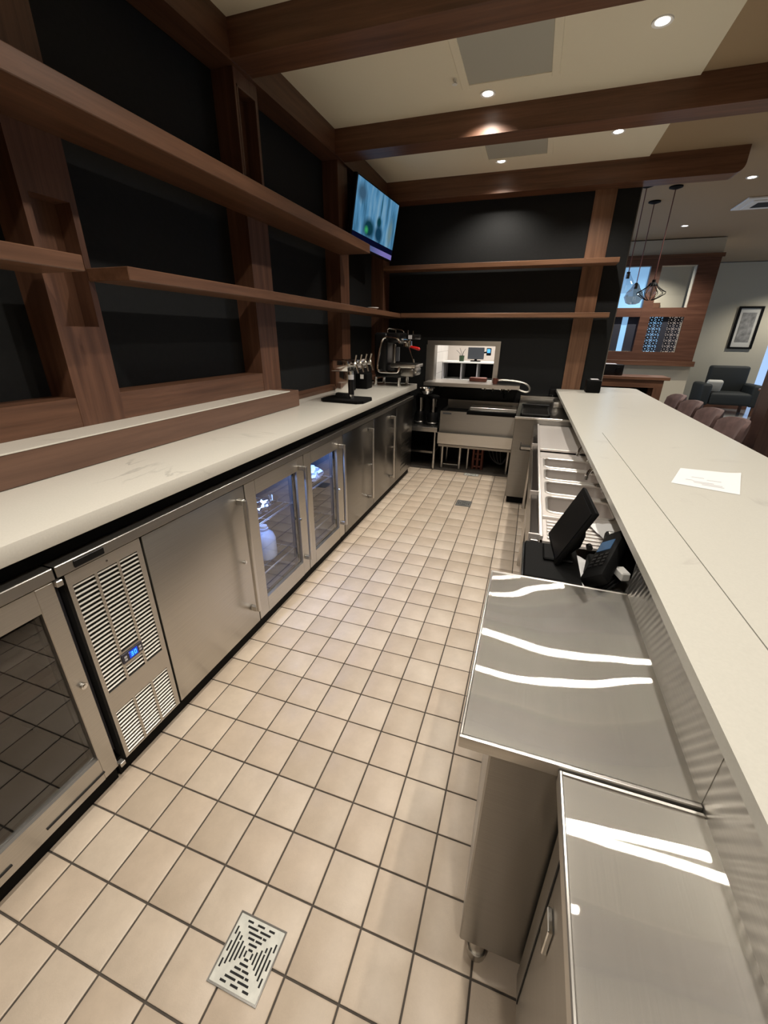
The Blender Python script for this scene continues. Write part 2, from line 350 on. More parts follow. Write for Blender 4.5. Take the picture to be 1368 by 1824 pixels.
# ---------------------------------------------------------------- mesh helpers
class MB:
    def __init__(s): s.bm = bmesh.new()
    def box(s, x0, x1, y0, y1, z0, z1, bev=0.0, seg=1):
        g = bmesh.ops.create_cube(s.bm, size=1.0)
        vs = g['verts']
        for v in vs:
            v.co = Vector((x0 if v.co.x < 0 else x1, y0 if v.co.y < 0 else y1, z0 if v.co.z < 0 else z1))
        if bev:
            es = list({e for v in vs for e in v.link_edges})
            bmesh.ops.bevel(s.bm, geom=es, offset=bev, segments=seg, profile=0.5, affect='EDGES')
        return s
    def rot(s, verts, ang, axis, cen):
        bmesh.ops.rotate(s.bm, verts=verts, cent=cen, matrix=Matrix.Rotation(ang, 3, axis)); return s
    def rbox(s, cen, size, ang=0, axis='Z', bev=0.0, seg=1, mat=None):
        n0 = set(s.bm.verts)
        x, y, z = [k / 2 for k in size]
        s.box(-x, x, -y, y, -z, z, bev, seg)
        vs = [v for v in s.bm.verts if v not in n0]
        mt = Matrix.Translation(Vector(cen)) @ (mat.to_4x4() if mat else Matrix.Rotation(ang, 4, axis))
        for v in vs: v.co = mt @ v.co
        return s
    def cyl(s, p0, p1, r, seg=14, r2=None, cap=True):
        p0, p1 = Vector(p0), Vector(p1); d = p1 - p0
        g = bmesh.ops.create_cone(s.bm, cap_ends=cap, segments=seg, radius1=r, radius2=r if r2 is None else r2, depth=d.length)
        mt = Matrix.Translation((p0 + p1) / 2) @ Vector((0, 0, 1)).rotation_difference(d.normalized()).to_matrix().to_4x4()
        for v in g['verts']: v.co = mt @ v.co
        return s
    def tube(s, pts, r, seg=8, closed=False, smooth=0):
        pts = [Vector(p) for p in pts]
        for _ in range(smooth):
            q = []
            n = len(pts)
            for i in range(n if closed else n - 1):
                a, b = pts[i], pts[(i + 1) % n]
                q += [a * .75 + b * .25, a * .25 + b * .75]
            if not closed: q = [pts[0]] + q + [pts[-1]]
            pts = q
        n = len(pts); rings = []
        t0 = (pts[1] - pts[0]).normalized()
        up = Vector((0, 0, 1)) if abs(t0.z) < 0.9 else Vector((1, 0, 0))
        nn = (up - t0 * up.dot(t0)).normalized()
        for i in range(n):
            a = pts[(i - 1) % n] if (closed or i > 0) else pts[i]
            b = pts[(i + 1) % n] if (closed or i < n - 1) else pts[i]
            t = (b - a).normalized()
            nn = (nn - t * nn.dot(t)).normalized(); bb = t.cross(nn)
            rings.append([s.bm.verts.new(pts[i] + r * (math.cos(2 * PI * k / seg) * nn + math.sin(2 * PI * k / seg) * bb)) for k in range(seg)])
        for i in range(n if closed else n - 1):
            A, B = rings[i], rings[(i + 1) % n]
            for k in range(seg):
                s.bm.faces.new((A[k], A[(k + 1) % seg], B[(k + 1) % seg], B[k]))
        if not closed:
            s.bm.faces.new(rings[0][::-1]); s.bm.faces.new(rings[-1])
        return s
    def lathe(s, prof, cen, seg=24):
        cx, cy, cz = cen; rings = []
        for r, z in prof:
            if r < 1e-5: rings.append([s.bm.verts.new((cx, cy, cz + z))])
            else: rings.append([s.bm.verts.new((cx + r * math.cos(2 * PI * k / seg), cy + r * math.sin(2 * PI * k / seg), cz + z)) for k in range(seg)])
        for A, B in zip(rings, rings[1:]):
            for k in range(seg):
                k2 = (k + 1) % seg
                if len(A) == 1 and len(B) == 1: continue
                if len(A) == 1: s.bm.faces.new((A[0], B[k2], B[k]))
                elif len(B) == 1: s.bm.faces.new((A[k], A[k2], B[0]))
                else: s.bm.faces.new((A[k], A[k2], B[k2], B[k]))
        return s
    def prism(s, poly, z0, z1, axis='z'):
        f = {'z': lambda a, b, c: (a, b, c), 'y': lambda a, b, c: (a, c, b), 'x': lambda a, b, c: (c, a, b)}[axis]
        A = [s.bm.verts.new(f(a, b, z0)) for a, b in poly]; B = [s.bm.verts.new(f(a, b, z1)) for a, b in poly]
        s.bm.faces.new(A[::-1]); s.bm.faces.new(B); n = len(poly)
        for k in range(n): s.bm.faces.new((A[k], A[(k + 1) % n], B[(k + 1) % n], B[k]))
        return s
    def quad(s, pts):
        s.bm.faces.new([s.bm.verts.new(p) for p in pts]); return s
    def fin(s, mat, fixuv=True, recalc=True):
        bm = s.bm
        if recalc: bmesh.ops.recalc_face_normals(bm, faces=bm.faces)
        uv = bm.loops.layers.uv.get('UVMap') or bm.loops.layers.uv.new('UVMap')
        if fixuv:
            for f in bm.faces:
                n = f.normal; a = max(range(3), key=lambda k: abs(n[k]))
                for l in f.loops:
                    c = l.vert.co
                    l[uv].uv = (c.y, c.x) if a == 2 else ((c.y, c.z) if a == 0 else (c.x, c.z))
        for f in bm.faces: f.smooth = True
        return bm

def link(name, s, mat, parent=None, loc=None, fixuv=True, sharp=35):
    """one mesh object, origin at the base centre; parent may be an Empty or a mesh"""
    bm = s.fin(mat, fixuv)
    vs = [v.co for v in bm.verts]
    if loc is None:
        lo = [min(v[k] for v in vs) for k in range(3)]; hi = [max(v[k] for v in vs) for k in range(3)]
        loc = Vector(((lo[0] + hi[0]) / 2, (lo[1] + hi[1]) / 2, lo[2]))
    bmesh.ops.translate(bm, verts=bm.verts, vec=-Vector(loc))
    me = bpy.data.meshes.new(name); bm.to_mesh(me); bm.free()
    me.set_sharp_from_angle(angle=math.radians(sharp))
    me.materials.append(M[mat])
    o = bpy.data.objects.new(name, me); C.objects.link(o)
    place(o, loc, parent)
    return o
W = {}
def place(o, loc, parent):
    W[o.name] = Vector(loc)
    if parent:
        o.parent = parent; o.location = Vector(loc) - W[parent.name]
    else: o.location = loc

def thing(name, label, cat, loc, group=None):
    o = bpy.data.objects.new(name, None); C.objects.link(o)
    o.empty_display_size = 0.1
    place(o, loc, None)
    return tag(o, label, cat, group)
def tag(o, label, cat, group=None):
    o['label'] = label; o['category'] = cat
    if group: o['group'] = group
    return o
def struct(name, s, mat, parent=None, **k):
    o = link(name, s, mat, parent, **k)
    if parent is None: o['kind'] = 'structure'
    return o
def stuff(o): o['kind'] = 'stuff'; return o
def dup(root, off, label, group=None):
    def cp(o, parent):
        c = o.copy(); C.objects.link(c)
        if parent: c.parent = parent
        for ch in list(o.children): cp(ch, c)
        return c
    r = cp(root, None); r.location = root.location + Vector(off)
    W[r.name] = Vector(r.location)
    r['label'] = label
    if group: r['group'] = group
    return r

YB = 5.05       # back wall
ZC = 3.15       # ceiling
XP, XW = -0.66, -0.81   # pillar faces, black panels on the left wall

# ================================================================ STRUCTURE
# ---- floor: grout bed with single quarry tiles
fl = struct('floor', MB().box(-0.85, 2.05, -2.6, YB + 0.15, -0.12, -0.005), 'grout')
cells = []
for i in range(-1, 10):
    for j in range(-16, 29):
        x0, x1 = i * TS + .003, (i + 1) * TS - .003
        y0, y1 = j * TS + .003, (j + 1) * TS - .003
        y1 = min(y1, 4.445)
        p = project(((x0 + x1) / 2, (y0 + y1) / 2, 0))
        vis = p is not None and -90 < p[0] < 1000 and 700 < p[1] < 1950 and y0 > -1.15
        # behind the fronts of the steel units nothing is seen
        if x0 > 1.30 or (x0 > 1.24 and y0 < 0.9): vis = False
        d = ((x0 + x1) / 2 - CAM.x) ** 2 + ((y0 + y1) / 2 - CAM.y) ** 2
        cells.append((0 if vis else 1, d, x0, x1, y0, y1))
cells.sort()
def tile_mb(x0, x1, y0, y1):
    s = MB(); b = 0.004
    A = [s.bm.verts.new(p) for p in ((x0, y0, -0.005), (x1, y0, -0.005), (x1, y1, -0.005), (x0, y1, -0.005))]
    Bv = [s.bm.verts.new(p) for p in ((x0, y0, -0.0025), (x1, y0, -0.0025), (x1, y1, -0.0025), (x0, y1, -0.0025))]
    T = [s.bm.verts.new(p) for p in ((x0 + b, y0 + b, 0), (x1 - b, y0 + b, 0), (x1 - b, y1 - b, 0), (x0 + b, y1 - b, 0))]
    for P, Q in ((A, Bv), (Bv, T)):
        for k in range(4): s.bm.faces.new((P[k], P[(k + 1) % 4], Q[(k + 1) % 4], Q[k]))
    s.bm.faces.new(T)
    return s
h = TS / 2 - .003
proto = None; rest = MB(); n = 0
for vis, d, x0, x1, y0, y1 in cells:
    full = abs((y1 - y0) - 2 * h) < 1e-6
    if not vis and n < 300 or vis and n < 300:
        if vis: pass
        if full:
            if proto is None:
                o = link('floor_tile', tile_mb(-h, h, -h, h), 'tile', fl, loc=Vector((0, 0, 0))); proto = o
            else:
                o = proto.copy(); C.objects.link(o)
            o.location = Vector(((x0 + x1) / 2, (y0 + y1) / 2, random.uniform(-.0004, .0002))) - W[fl.name]
        else:
            o = link('floor_tile', tile_mb(x0, x1, y0, y1), 'tile', fl)
        n += 1
    else:
        b = rest.bm
        t = tile_mb(x0, x1, y0, y1).bm
        me = bpy.data.meshes.new('tmp'); t.to_mesh(me); b.from_mesh(me); bpy.data.meshes.remove(me); t.free()
stuff(link('outer_floor_tiles', rest, 'tile', fl))

# ---- left wall: base, black panels between the wooden posts
wl = struct('wall_left', MB().box(-1.0, XW - .012, -2.6, YB + .15, 0, ZC + .06), 'black')
bays = [(-2.05, -0.665), (-0.665 + 0.0, 0.735), (0.95, 2.13), (2.36, 3.55), (3.76, YB)]
for a, b in bays[1:]:
    link('wall_panel', MB().box(XW - .012, XW, max(a, -0.45), b, 1.06, ZC - .18), 'black', wl)
link('wall_panel', MB().box(XW - .012, XW, -2.6, -0.46, 1.06, ZC - .18), 'black', wl)
tn = [0]
def trim(s, mat, parent=None):
    tn[0] += 1
    return struct('trim_%d' % tn[0], s, mat, parent)
ZL, ZLT = 1.062, 1.186
def post_slot(y0, y1, zs0, zs1, zb):
    s = MB()
    s.box(XW, XP, y0, y1, zb, zs0)
    s.box(XW, XP, y0, y1, zs1, ZC)
    s.box(XW, XP, y0, y0 + .03, zs0, zs1); s.box(XW, XP, y1 - .027, y1, zs0, zs1)
    s.box(XW, XP - .085, y0 + .03, y1 - .027, zs0, zs1)
    return s
t1 = trim(post_slot(0.735, 0.95, 1.594, 2.05, ZL), 'wz')
t2 = trim(post_slot(2.13, 2.36, 2.46, 2.90, ZL), 'wz')
s = MB()
for y in (2.150, 2.331): s.box(XP - .004, XP + .003, y, y + .010, 2.46, 2.905)
s.box(XP - .004, XP + .003, 2.150, 2.341, 2.895, 2.905)
link('slot_edging', s, 'slotedge' if 'slotedge' in M else 'wledge', t2)
t3 = trim(MB().box(XW, XP, 3.55, 3.76, ZL, ZC), 'wz')
t4 = trim(MB().box(XW, XP, 4.80, YB, ZL, ZC), 'wz')
t0 = trim(MB().box(XW, XP, -0.665, -0.45, ZL, ZC), 'wz')
trim(MB().box(XW, XP - .002, -2.6, 2.13, ZLT, 1.31), 'wy')          # rail over the ledge
trim(MB().box(XW, XP - .002, 2.36, YB, ZL, 1.092), 'wy')            # thin rail on the counter
hd = trim(MB().box(XW, XP + .02, -2.6, YB, 2.975, ZC), 'wy')             # header along the ceiling
# ceiling beams
def beam(y0, y1, x1, z0=2.985, round_=0.0):
    if round_:
        r = round_; poly = [(XP + .02, ZC + .014), (XP + .02, z0)]
        for k in range(7):
            a = -PI / 2 + k * PI / 12
            poly.append((x1 - r + r * math.cos(a), z0 + r + r * math.sin(a)))
        poly.append((x1, ZC + .014))
        return trim(MB().prism(poly, y0, y1, 'y'), 'wx')
    return trim(MB().box(XP + .02, x1, y0, y1, z0, ZC + .014), 'wx')
beam(2.09, 2.30, 3.3); beam(3.47, 3.67, 3.3); beam(4.85, YB, 2.76, 2.965, 0.07)
beam(0.70, 0.91, 3.3); beam(-0.69, -0.48, 3.3)
# rail cap and ledge box standing on the back counter
lb = trim(MB().box(XP, -0.49, -2.6, 2.33, ZL + .001, ZLT - .006, 0.002), 'wledge')
link('pale_cap', MB().box(XP, -0.488, -2.6, 2.20, ZLT - .006, ZLT, 0.001), 'quartz', lb)  # thin whitish strip along the top of the ledge box

# ---- back wall with the pass-through opening
OX0, OX1, OZ0, OZ1 = -0.035, 0.735, 1.02, 1.47
s = MB()
s.box(-1.0, OX0, YB, YB + .15, 0, ZC); s.box(OX1, 1.985, YB, YB + .15, 0, ZC)
s.box(OX0, OX1, YB, YB + .15, 0, OZ0); s.box(OX0, OX1, YB, YB + .15, OZ1, ZC)
wb = struct('wall_back', s, 'black')
link('corner_bead', MB().box(1.983, 1.992, YB - .006, YB + .156, 0, ZC), 'steel_dark', wb)
win = struct('window_1', MB().box(OX0 - .09, OX1 + .055, YB - .012, YB, OZ1, OZ1 + .05).box(OX0 - .10, OX0, YB - .012, YB, OZ0 - .06, OZ1).box(OX1, OX1 + .055, YB - .012, YB, OZ0 - .06, OZ1)
             .box(OX0, OX0 + .006, YB, YB + .16, OZ0, OZ1).box(OX1 - .006, OX1, YB, YB + .16, OZ0, OZ1).box(OX0, OX1, YB, YB + .16, OZ1 - .006, OZ1), 'steel_soft')
trim(MB().box(1.56, 1.765, YB - .035, YB, 1.0, 2.965), 'wpost')      # post on the back wall

# ---- ceilings
struct('ceiling', MB().box(-1.0, 1.965, -2.6, YB + .15, ZC, ZC + .08), 'cream')
struct('ceiling.001', MB().box(1.965, 9.2, -2.6, 14.2, ZC + .015, ZC + .09), 'tan')
struct('wall_rear_blocker', MB().box(-1.0, 9.2, -2.75, -2.6, 0, ZC + .09), 'tan')  # unseen wall put in to block sky light from behind the camera

# ---- bar wall below the bar top, floor of the dining room
struct('wall_bar', MB().box(1.70, 2.05, -2.6, YB - .001, 0, 0.971), 'wy')
struct('floor.001', MB().box(2.05, 9.2, -2.6, 14.2, -0.12, 0), 'carpet')
struct('floor.002', MB().box(-1.0, 2.05, YB + .15, 14.2, -0.12, 0), 'carpet')

# ---- kitchen behind the pass-through
struct('wall_kitchen_left', MB().box(-0.28, -0.17, YB + .15, 6.75, 0, 2.4), 'ktile')
struct('wall_kitchen_rear', MB().box(-0.28, 1.85, 6.75, 6.85, 0, 2.4), 'kwall')
struct('ceiling.002', MB().box(-0.28, 1.85, YB + .15, 6.85, 2.4, 2.45), 'white')
struct('wall_kitchen_right', MB().box(1.75, 1.85, YB + .15, 6.75, 0, 2.4), 'kwall')

# ---- dining room shell
YW = 9.0
s = MB()
s.box(1.9, 2.42, YW, YW + .15, 0, ZC); s.box(3.67, 4.0, YW, YW + .15, 0, ZC)
s.box(2.42, 3.67, YW, YW + .15, 0, 1.34); s.box(2.42, 3.67, YW, YW + .15, 2.755, ZC)
wd = struct('wall_dining', s, 'wallcream')
struct('wall_far', MB().box(0.2, 6.28, 12.0, 12.15, 0, ZC).box(6.28, 9.2, 12.0, 12.15, 2.5, ZC), 'wallgrey')
struct('wall_right', MB().box(9.2, 9.35, -2.6, 14.2, 2.5, ZC).box(9.2, 9.35, -2.6, 7.5, 0, 2.5).box(9.2, 9.35, 12.0, 14.2, 0, 2.5), 'wallgrey')
struct('wall_behind_window', MB().box(2.4, 4.0, 10.6, 10.7, 0, ZC), 'wallcream')
struct('baseboard_far', MB().box(4.0, 6.28, 11.97, 12.0, 0, .14), 'wx')

# ================================================================ DOWNLIGHTS
def downlight(x, y, z, label, watt, group, col=LAMP_COL):
    t = thing('downlight', label, 'light', (x, y, z - .012), group)
    link('trim_ring', MB().lathe([(.036, .004), (.036, -.002), (.052, -.006), (.054, .0)], (x, y, z), 24), 'white', t)
    link('lamp_face', MB().cyl((x, y, z - .003), (x, y, z + .002), .036, 20), 'lamp', t)
    li = bpy.data.lights.new('downlight_beam', 'SPOT'); li.energy = watt; li.color = col
    li.spot_size = math.radians(130); li.spot_blend = 0.6; li.shadow_soft_size = 0.03
    lo = bpy.data.objects.new('downlight_beam', li); C.objects.link(lo)
    place(lo, (x, y, z - .02), t)
    return t
GB = 'recessed downlights over the bar aisle'
zc = ZC
downlight(0.63, 3.29, zc, 'small recessed downlight just before the second wooden beam, lighting a scallop on it', LAMP_W, GB)
downlight(1.60, 2.83, zc, 'brightest recessed downlight, top right above the bar counter', LAMP_W, GB)
downlight(1.60, 4.20, zc, 'recessed downlight in the far ceiling bay on the bar counter side', LAMP_W, GB)
downlight(0.63, 4.57, zc, 'recessed downlight in front of the last beam at the back wall', LAMP_W, GB)
for k, (x, y) in enumerate([(0.63, 1.45), (1.60, 1.45), (0.63, 0.25), (1.60, 0.08), (0.63, -1.2), (1.60, -1.4)]):
    downlight(x, y, zc, ['recessed downlight out of frame above the cooler doors', 'recessed downlight out of frame above the bar sinks', 'recessed downlight out of frame above the near aisle',
              'recessed downlight out of frame above the steel cabinets', 'recessed downlight out of frame behind the camera by the coolers', 'recessed downlight out of frame behind the camera by the bar'][k], LAMP_W, GB)
GD = 'recessed downlights in the dining room'
downlight(3.11, 8.03, ZC + .015, 'recessed dining room downlight above the wood framed window', DINE_W, GD)
downlight(3.13, 5.83, ZC + .015, 'recessed dining room downlight right of the pendant lamps', DINE_W, GD)
for x, y in ((6.4, 10.8), (6.6, 8.0), (5.2, 5.2), (4.2, 1.6), (3.2, 9.8)):  # unseen lamps added to brighten the dining room and the room behind the window
    downlight(x, y, ZC + .015, 'unseen fill lamp added ' + {10.8: 'by the dining room glazing', 8.0: 'over the dining room side table', 5.2: 'over the dining room middle', 1.6: 'over the near dining room', 9.8: 'in the room behind the wooden window'}[y], DINE_W, GD)

# ================================================================ BACK COUNTER
SX0, SX1, SZ0, SZ1, SY1 = XP, -0.048, 1.004, 1.061, 4.27
ct = thing('back_counter', 'long white quartz back counter running above the steel coolers on the left', 'countertop', (-0.35, 1, SZ0))
link('slab', MB().box(XW, SX1, -2.6, SY1, SZ0, SZ1, 0.003, 2), 'quartz', ct)
link('gap_shadow_block', MB().box(-.64, -.115, -2.6, SY1 - .03, .937, SZ0 - .0005), 'blackmatt', ct)  # black block standing in for the shadow in the gap under the slab

# ================================================================ COOLERS
DX = -0.07       # door faces
DT = 0.045       # door thickness
DZ0, DZ1 = 0.086, 0.893
def handle(parent, y, z0=0.20, z1=0.84):
    s = MB()
    s.box(DX + .034, DX + .052, y - .010, y + .010, z0, z1, 0.003, 2)
    for z in (z0 + .012, z1 - .012): s.box(DX + .0005, DX + .036, y - .011, y + .011, z - .014, z + .014, 0.002)
    return link('handle', s, 'steel', parent)
def lock(parent, y, z=0.50):
    return link('lock', MB().cyl((DX + .0005, y, z), (DX + .012, y, z), .010, 14).cyl((DX + .012, y, z), (DX + .015, y, z), .006, 10), 'chrome', parent)
def solid_door(parent, y0, y1, hy=None, mat='steel_soft'):
    d = link('door', MB().box(DX - DT, DX, y0, y1, DZ0, DZ1, 0.003, 2), mat, parent)
    if hy is not None: handle(d, hy); lock(d, y1 - .07)
    return d
def glass_door(parent, y0, y1, gy0, gy1, gz0=.183, gz1=.813, hy=None, glass='glass'):
    s = MB()
    s.box(DX - DT, DX, y0, gy0, DZ0, DZ1, .0025); s.box(DX - DT, DX, gy1, y1, DZ0, DZ1, .0025)
    s.box(DX - DT, DX, gy0, gy1, DZ0, gz0, .0); s.box(DX - DT, DX, gy0, gy1, gz1, DZ1, .0)
    d = link('door', s, 'steel_soft', parent)
    link('glass_pane', MB().box(DX - .020, DX - .014, gy0 - .004, gy1 + .004, gz0 - .004, gz1 + .004), glass, d)
    g = MB()
    for a, b, c, e in ((gy0, gy0 + .012, gz0, gz1), (gy1 - .012, gy1, gz0, gz1), (gy0, gy1, gz0, gz0 + .012), (gy0, gy1, gz1 - .012, gz1)):
        g.box(DX - .034, DX - .022, a, b, c, e)
    link('gasket', g, 'blackmatt', d)
    if hy is not None: handle(d, hy)
    return d
def carcass(parent, y0, y1, divs, lining='coolin', inx0=-.62):
    s = MB(); x0, x1 = -.64, DX - DT - .004
    s.box(x0, x0 + .02, y0, y1, .09, .895); s.box(x0, x1, y0, y1, .09, .115); s.box(x0, x1, y0, y1, .872, .895)
    s.box(x0, x1, y0, y0 + .02, .09, .895); s.box(x0, x1, y1 - .02, y1, .09, .895)
    for d in divs: s.box(x0, x1, d - .012, d + .012, .115, .872)
    link('body', s, lining, parent)
    link('top_rail', MB().box(x0, DX + .006, y0, y1, .8975, .935, .002), 'steel_mid', parent)
    link('toe_kick', MB().box(-.60, -.102, y0 + .002, y1 - .002, 0.0015, .083), 'blackmatt', parent)  # black kick brought forward, its front stands in for the doors' shadow strip
def rack(parent, y0, y1, z):
    s = MB()
    for k in range(9):
        x = -.60 + k * .055
        s.cyl((x, y0, z), (x, y1, z), .0022, 6)
    for y in (y0, (y0 + y1) / 2, y1): s.cyl((-.60, y, z - .003), (-.155, y, z - .003), .003, 6)
    s.cyl((-.155, y0, z + .012), (-.155, y1, z + .012), .003, 6)
    return link('wire_rack', s, 'wire', parent)

# -- cooler with the vent panel, one solid door and two glass doors
c2 = thing('bar_cooler', 'long steel cooler with vent grille, one solid door and two lit glass doors', 'cooler', (-.35, 1.15, 0))
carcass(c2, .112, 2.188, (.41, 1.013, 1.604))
vp = MB()   # vent panel frame: stiles, separators and rails
PY0, PY1 = .133, .403
cols = [(.147, .219), (.229, .301), (.311, .383)]
xa, xb = DX - .018, DX
vp.box(xa, xb, PY0, cols[0][0], DZ0, DZ1); vp.box(xa, xb, cols[2][1], PY1, DZ0, DZ1)
for a, b in ((cols[0][1], cols[1][0]), (cols[1][1], cols[2][0])): vp.box(xa, xb, a, b, .093, .306); vp.box(xa, xb, a, b, .398, .850)
vp.box(xa, xb, cols[0][0], cols[2][1], .850, DZ1); vp.box(xa, xb, cols[0][0], cols[2][1], .306, .398); vp.box(xa, xb, cols[0][0], cols[2][1], DZ0, .093)
vp.box(xa, xb, cols[1][0], cols[1][1], .452, .514)
vpo = link('vent_panel', vp, 'steel_soft', c2)
link('vent_cavity', MB().box(xa - .03, xa - .001, PY0, PY1, DZ0, DZ1), 'dark', vpo)
sp = None
def slat(y0, z):
    global sp
    if sp is None:
        m = MB(); a = MB()
        a.prism([(DX - .0060, .0026), (DX - .0005, .0002), (DX - .0005, -.0022), (DX - .0060, .0002)], 0, .072, 'y')
        sp = link('slat', a, 'slat', vpo, loc=Vector((DX, 0, 0)))
        o = sp
    else:
        o = sp.copy(); C.objects.link(o)
    o.location = Vector((DX, y0, z)) - W[vpo.name]
for ci, (a, b) in enumerate(cols):
    z = .842
    while z > .400:
        if not (ci == 1 and .446 < z < .520): slat(a, z)
        z -= .0166
    z = .298
    while z > .096: slat(a, z); z -= .0166
ctl = link('control_panel', MB().box(DX + .0005, DX + .004, .2215, .3085, .464, .506, .002), 'panelnavy', vpo)
c_ = MB()
for y in (.2295, .291):
    for z in (.474, .486): c_.box(DX + .0042, DX + .0056, y, y + .010, z, z + .007)
c_.box(DX + .0042, DX + .005, .248, .252, .494, .498)
link('control_buttons', c_, 'button', c2)
link('control_display', MB().box(DX + .0042, DX + .005, .2495, .285, .470, .500, .0), 'blueback', c2)
def digit(s, y, z, code, w=.009, h=.018, t=.0022):
    x0, x1 = DX + .0052, DX + .0060
    seg = {'a': (y, y + w, z + h - t, z + h), 'g': (y, y + w, z + h / 2 - t / 2, z + h / 2 + t / 2), 'd': (y, y + w, z, z + t),
           'f': (y, y + t, z + h / 2, z + h), 'b': (y + w - t, y + w, z + h / 2, z + h), 'e': (y, y + t, z, z + h / 2), 'c': (y + w - t, y + w, z, z + h / 2)}
    for ch in code: s.box(x0, x1, *seg[ch])
dg = MB(); digit(dg, .256, .476, 'abgcd'); digit(dg, .270, .476, 'abcdef')
link('display_digits', dg, 'blueled', c2)
link('vent_screw', MB().cyl((DX, .268, .873), (DX + .003, .268, .873), .004, 10), 'chrome', vpo)
link('name_plate', MB().box(DX + .0062, DX + .009, .165, .265, .904, .928, .002), 'blackgloss', c2)
solid_door(c2, .413, 1.008, .952)
glass_door(c2, 1.016, 1.600, 1.100, 1.516, hy=1.545)
d2 = glass_door(c2, 1.608, 2.186, 1.695, 2.091, hy=2.125)
for d in (c2.children):
    pass
link('lock', MB().cyl((DX + .0005, 1.537 - .03, .50), (DX + .012, 1.537 - .03, .50), .008, 12), 'chrome', [o for o in c2.children if o.name.startswith('door')][1])
link('lock', MB().cyl((DX + .0005, 2.095, .50), (DX + .012, 2.095, .50), .008, 12), 'chrome', d2)
for z in (.25, .57): rack(c2, 1.035, 1.585, z); rack(c2, 1.625, 2.165, z)
for ya, yb in ((1.03, 1.59), (1.62, 2.17)):
    s = MB().box(-.135, -.122, ya, yb, .858, .868)
    led = link('led_strip', s, 'led', c2)
    li = bpy.data.lights.new('cooler_glow', 'AREA'); li.shape = 'RECTANGLE'; li.size = .08; li.size_y = yb - ya - .06; li.energy = 4.0; li.color = (.32, .50, 1.0)
    lo = bpy.data.objects.new('cooler_glow', li); C.objects.link(lo); place(lo, (-.20, (ya + yb) / 2, .862), c2)

# -- near cooler with one glass door, cut by the frame
c1 = thing('bar_cooler', 'near steel cooler with dark glass door at the left edge, beside the vent grille', 'cooler', (-.35, -.2, 0))
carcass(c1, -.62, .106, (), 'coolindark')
d1 = glass_door(c1, -.60, .100, -.50, .046, gz0=.188, gz1=.815, glass='glassdark')
lock(d1, .078, .505)
s = MB()
for y in (-.45, -.15): s.box(DX + .0005, DX + .0035, y, y + .20, .118, .124)
link('vent_slots', s, 'dark', d1)
link('lower_hinge', MB().box(DX - .01, DX + .012, .100, .120, .078, .098, .002), 'steel', c1)
link('upper_hinge', MB().box(DX - .01, DX + .012, .100, .120, .872, .892, .002), 'steel', c1)
for z in (.55, .68):
    o = link('wooden_rack', MB().box(-.60, -.14, -.56, .06, z, z + .012).box(-.145, -.132, -.56, .06, z - .018, z + .022), 'wledge', c1)

# -- far cooler with solid doors
c3 = thing('bar_cooler', 'far steel cooler with two solid handled doors and a plain end panel', 'cooler', (-.35, 3.2, 0))
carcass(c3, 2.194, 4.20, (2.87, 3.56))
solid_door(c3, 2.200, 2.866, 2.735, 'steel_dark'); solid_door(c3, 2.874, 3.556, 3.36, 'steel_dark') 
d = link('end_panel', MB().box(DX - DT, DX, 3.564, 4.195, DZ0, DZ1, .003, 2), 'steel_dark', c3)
s = MB()
for k in range(9): s.box(DX + .0004, DX + .003, 3.75, 4.08, .16 + k * .05, .178 + k * .05)
link('vent_louvre', s, 'steel_dark', c3)

# -- what lies in the lit cooler
def blob(name, cen, rad, sc, seed, mat, label, cat, amp=.35):
    rnd = random.Random(seed); s = MB()
    g = bmesh.ops.create_icosphere(s.bm, subdivisions=3, radius=1.0)
    ph = [rnd.uniform(0, 6) for _ in range(9)]
    for v in g['verts']:
        p = v.co.copy()
        k = 1 + amp * (math.sin(5 * p.x + ph[0]) * math.sin(6 * p.y + ph[1]) + .6 * math.sin(9 * p.z + ph[2]) * math.sin(8 * p.x + ph[3])) * .6 + rnd.uniform(-.10, .10)
        v.co = Vector((p.x * sc[0] * k, p.y * sc[1] * k, max(-.8, p.z * k) * sc[2])) * rad
    lo = min(v.co.z for v in g['verts'])
    for v in g['verts']: v.co += Vector((cen[0], cen[1], cen[2] - lo))
    return tag(link(name, s, mat, sharp=10), label, cat)
blob('plastic_bag', (-.27, 1.385, .575), .080, (.8, .85, .55), 3, 'plasticbag', 'crumpled clear plastic bag on a rack in the first lit cooler', 'bag')
blob('plastic_bag', (-.26, 2.02, .576), .095, (.8, 1.0, .60), 5, 'jug', 'bright bluish plastic bag on the rack of the second lit cooler', 'bag')
jg = thing('plastic_jug', 'milky blue plastic jug standing in the first lit cooler', 'jug', (-.27, 1.40, .2555))
link('jug_body', MB().lathe([(0, 0), (.066, 0), (.070, .012), (.070, .125), (.058, .16), (.030, .185), (.030, .20), (0, .20)], (-.27, 1.40, .2555), 20), 'jug', jg)
link('cap', MB().cyl((-.27, 1.40, .4556), (-.27, 1.40, .472), .024, 14), 'white', jg)
for k, (y, z) in enumerate(((1.53, .5755), (1.525, .2555))):
    tag(link('clear_bowl', MB().lathe([(0, 0), (.030, 0), (.048, .035), (.046, .037), (.028, .004), (0, .004)], (-.28, y, z), 20), 'clear'),
        ['small clear bowl on the upper rack of the first lit cooler', 'small clear bowl on the lower rack of the first lit cooler'][k], 'bowl')
tag(link('clear_cup', MB().lathe([(0, 0), (.030, 0), (.038, .11), (.036, .11), (.028, .004), (0, .004)], (-.45, 2.10, .2555), 18), 'clear'), 'clear plastic cup on the lower rack of the second lit cooler', 'cup')

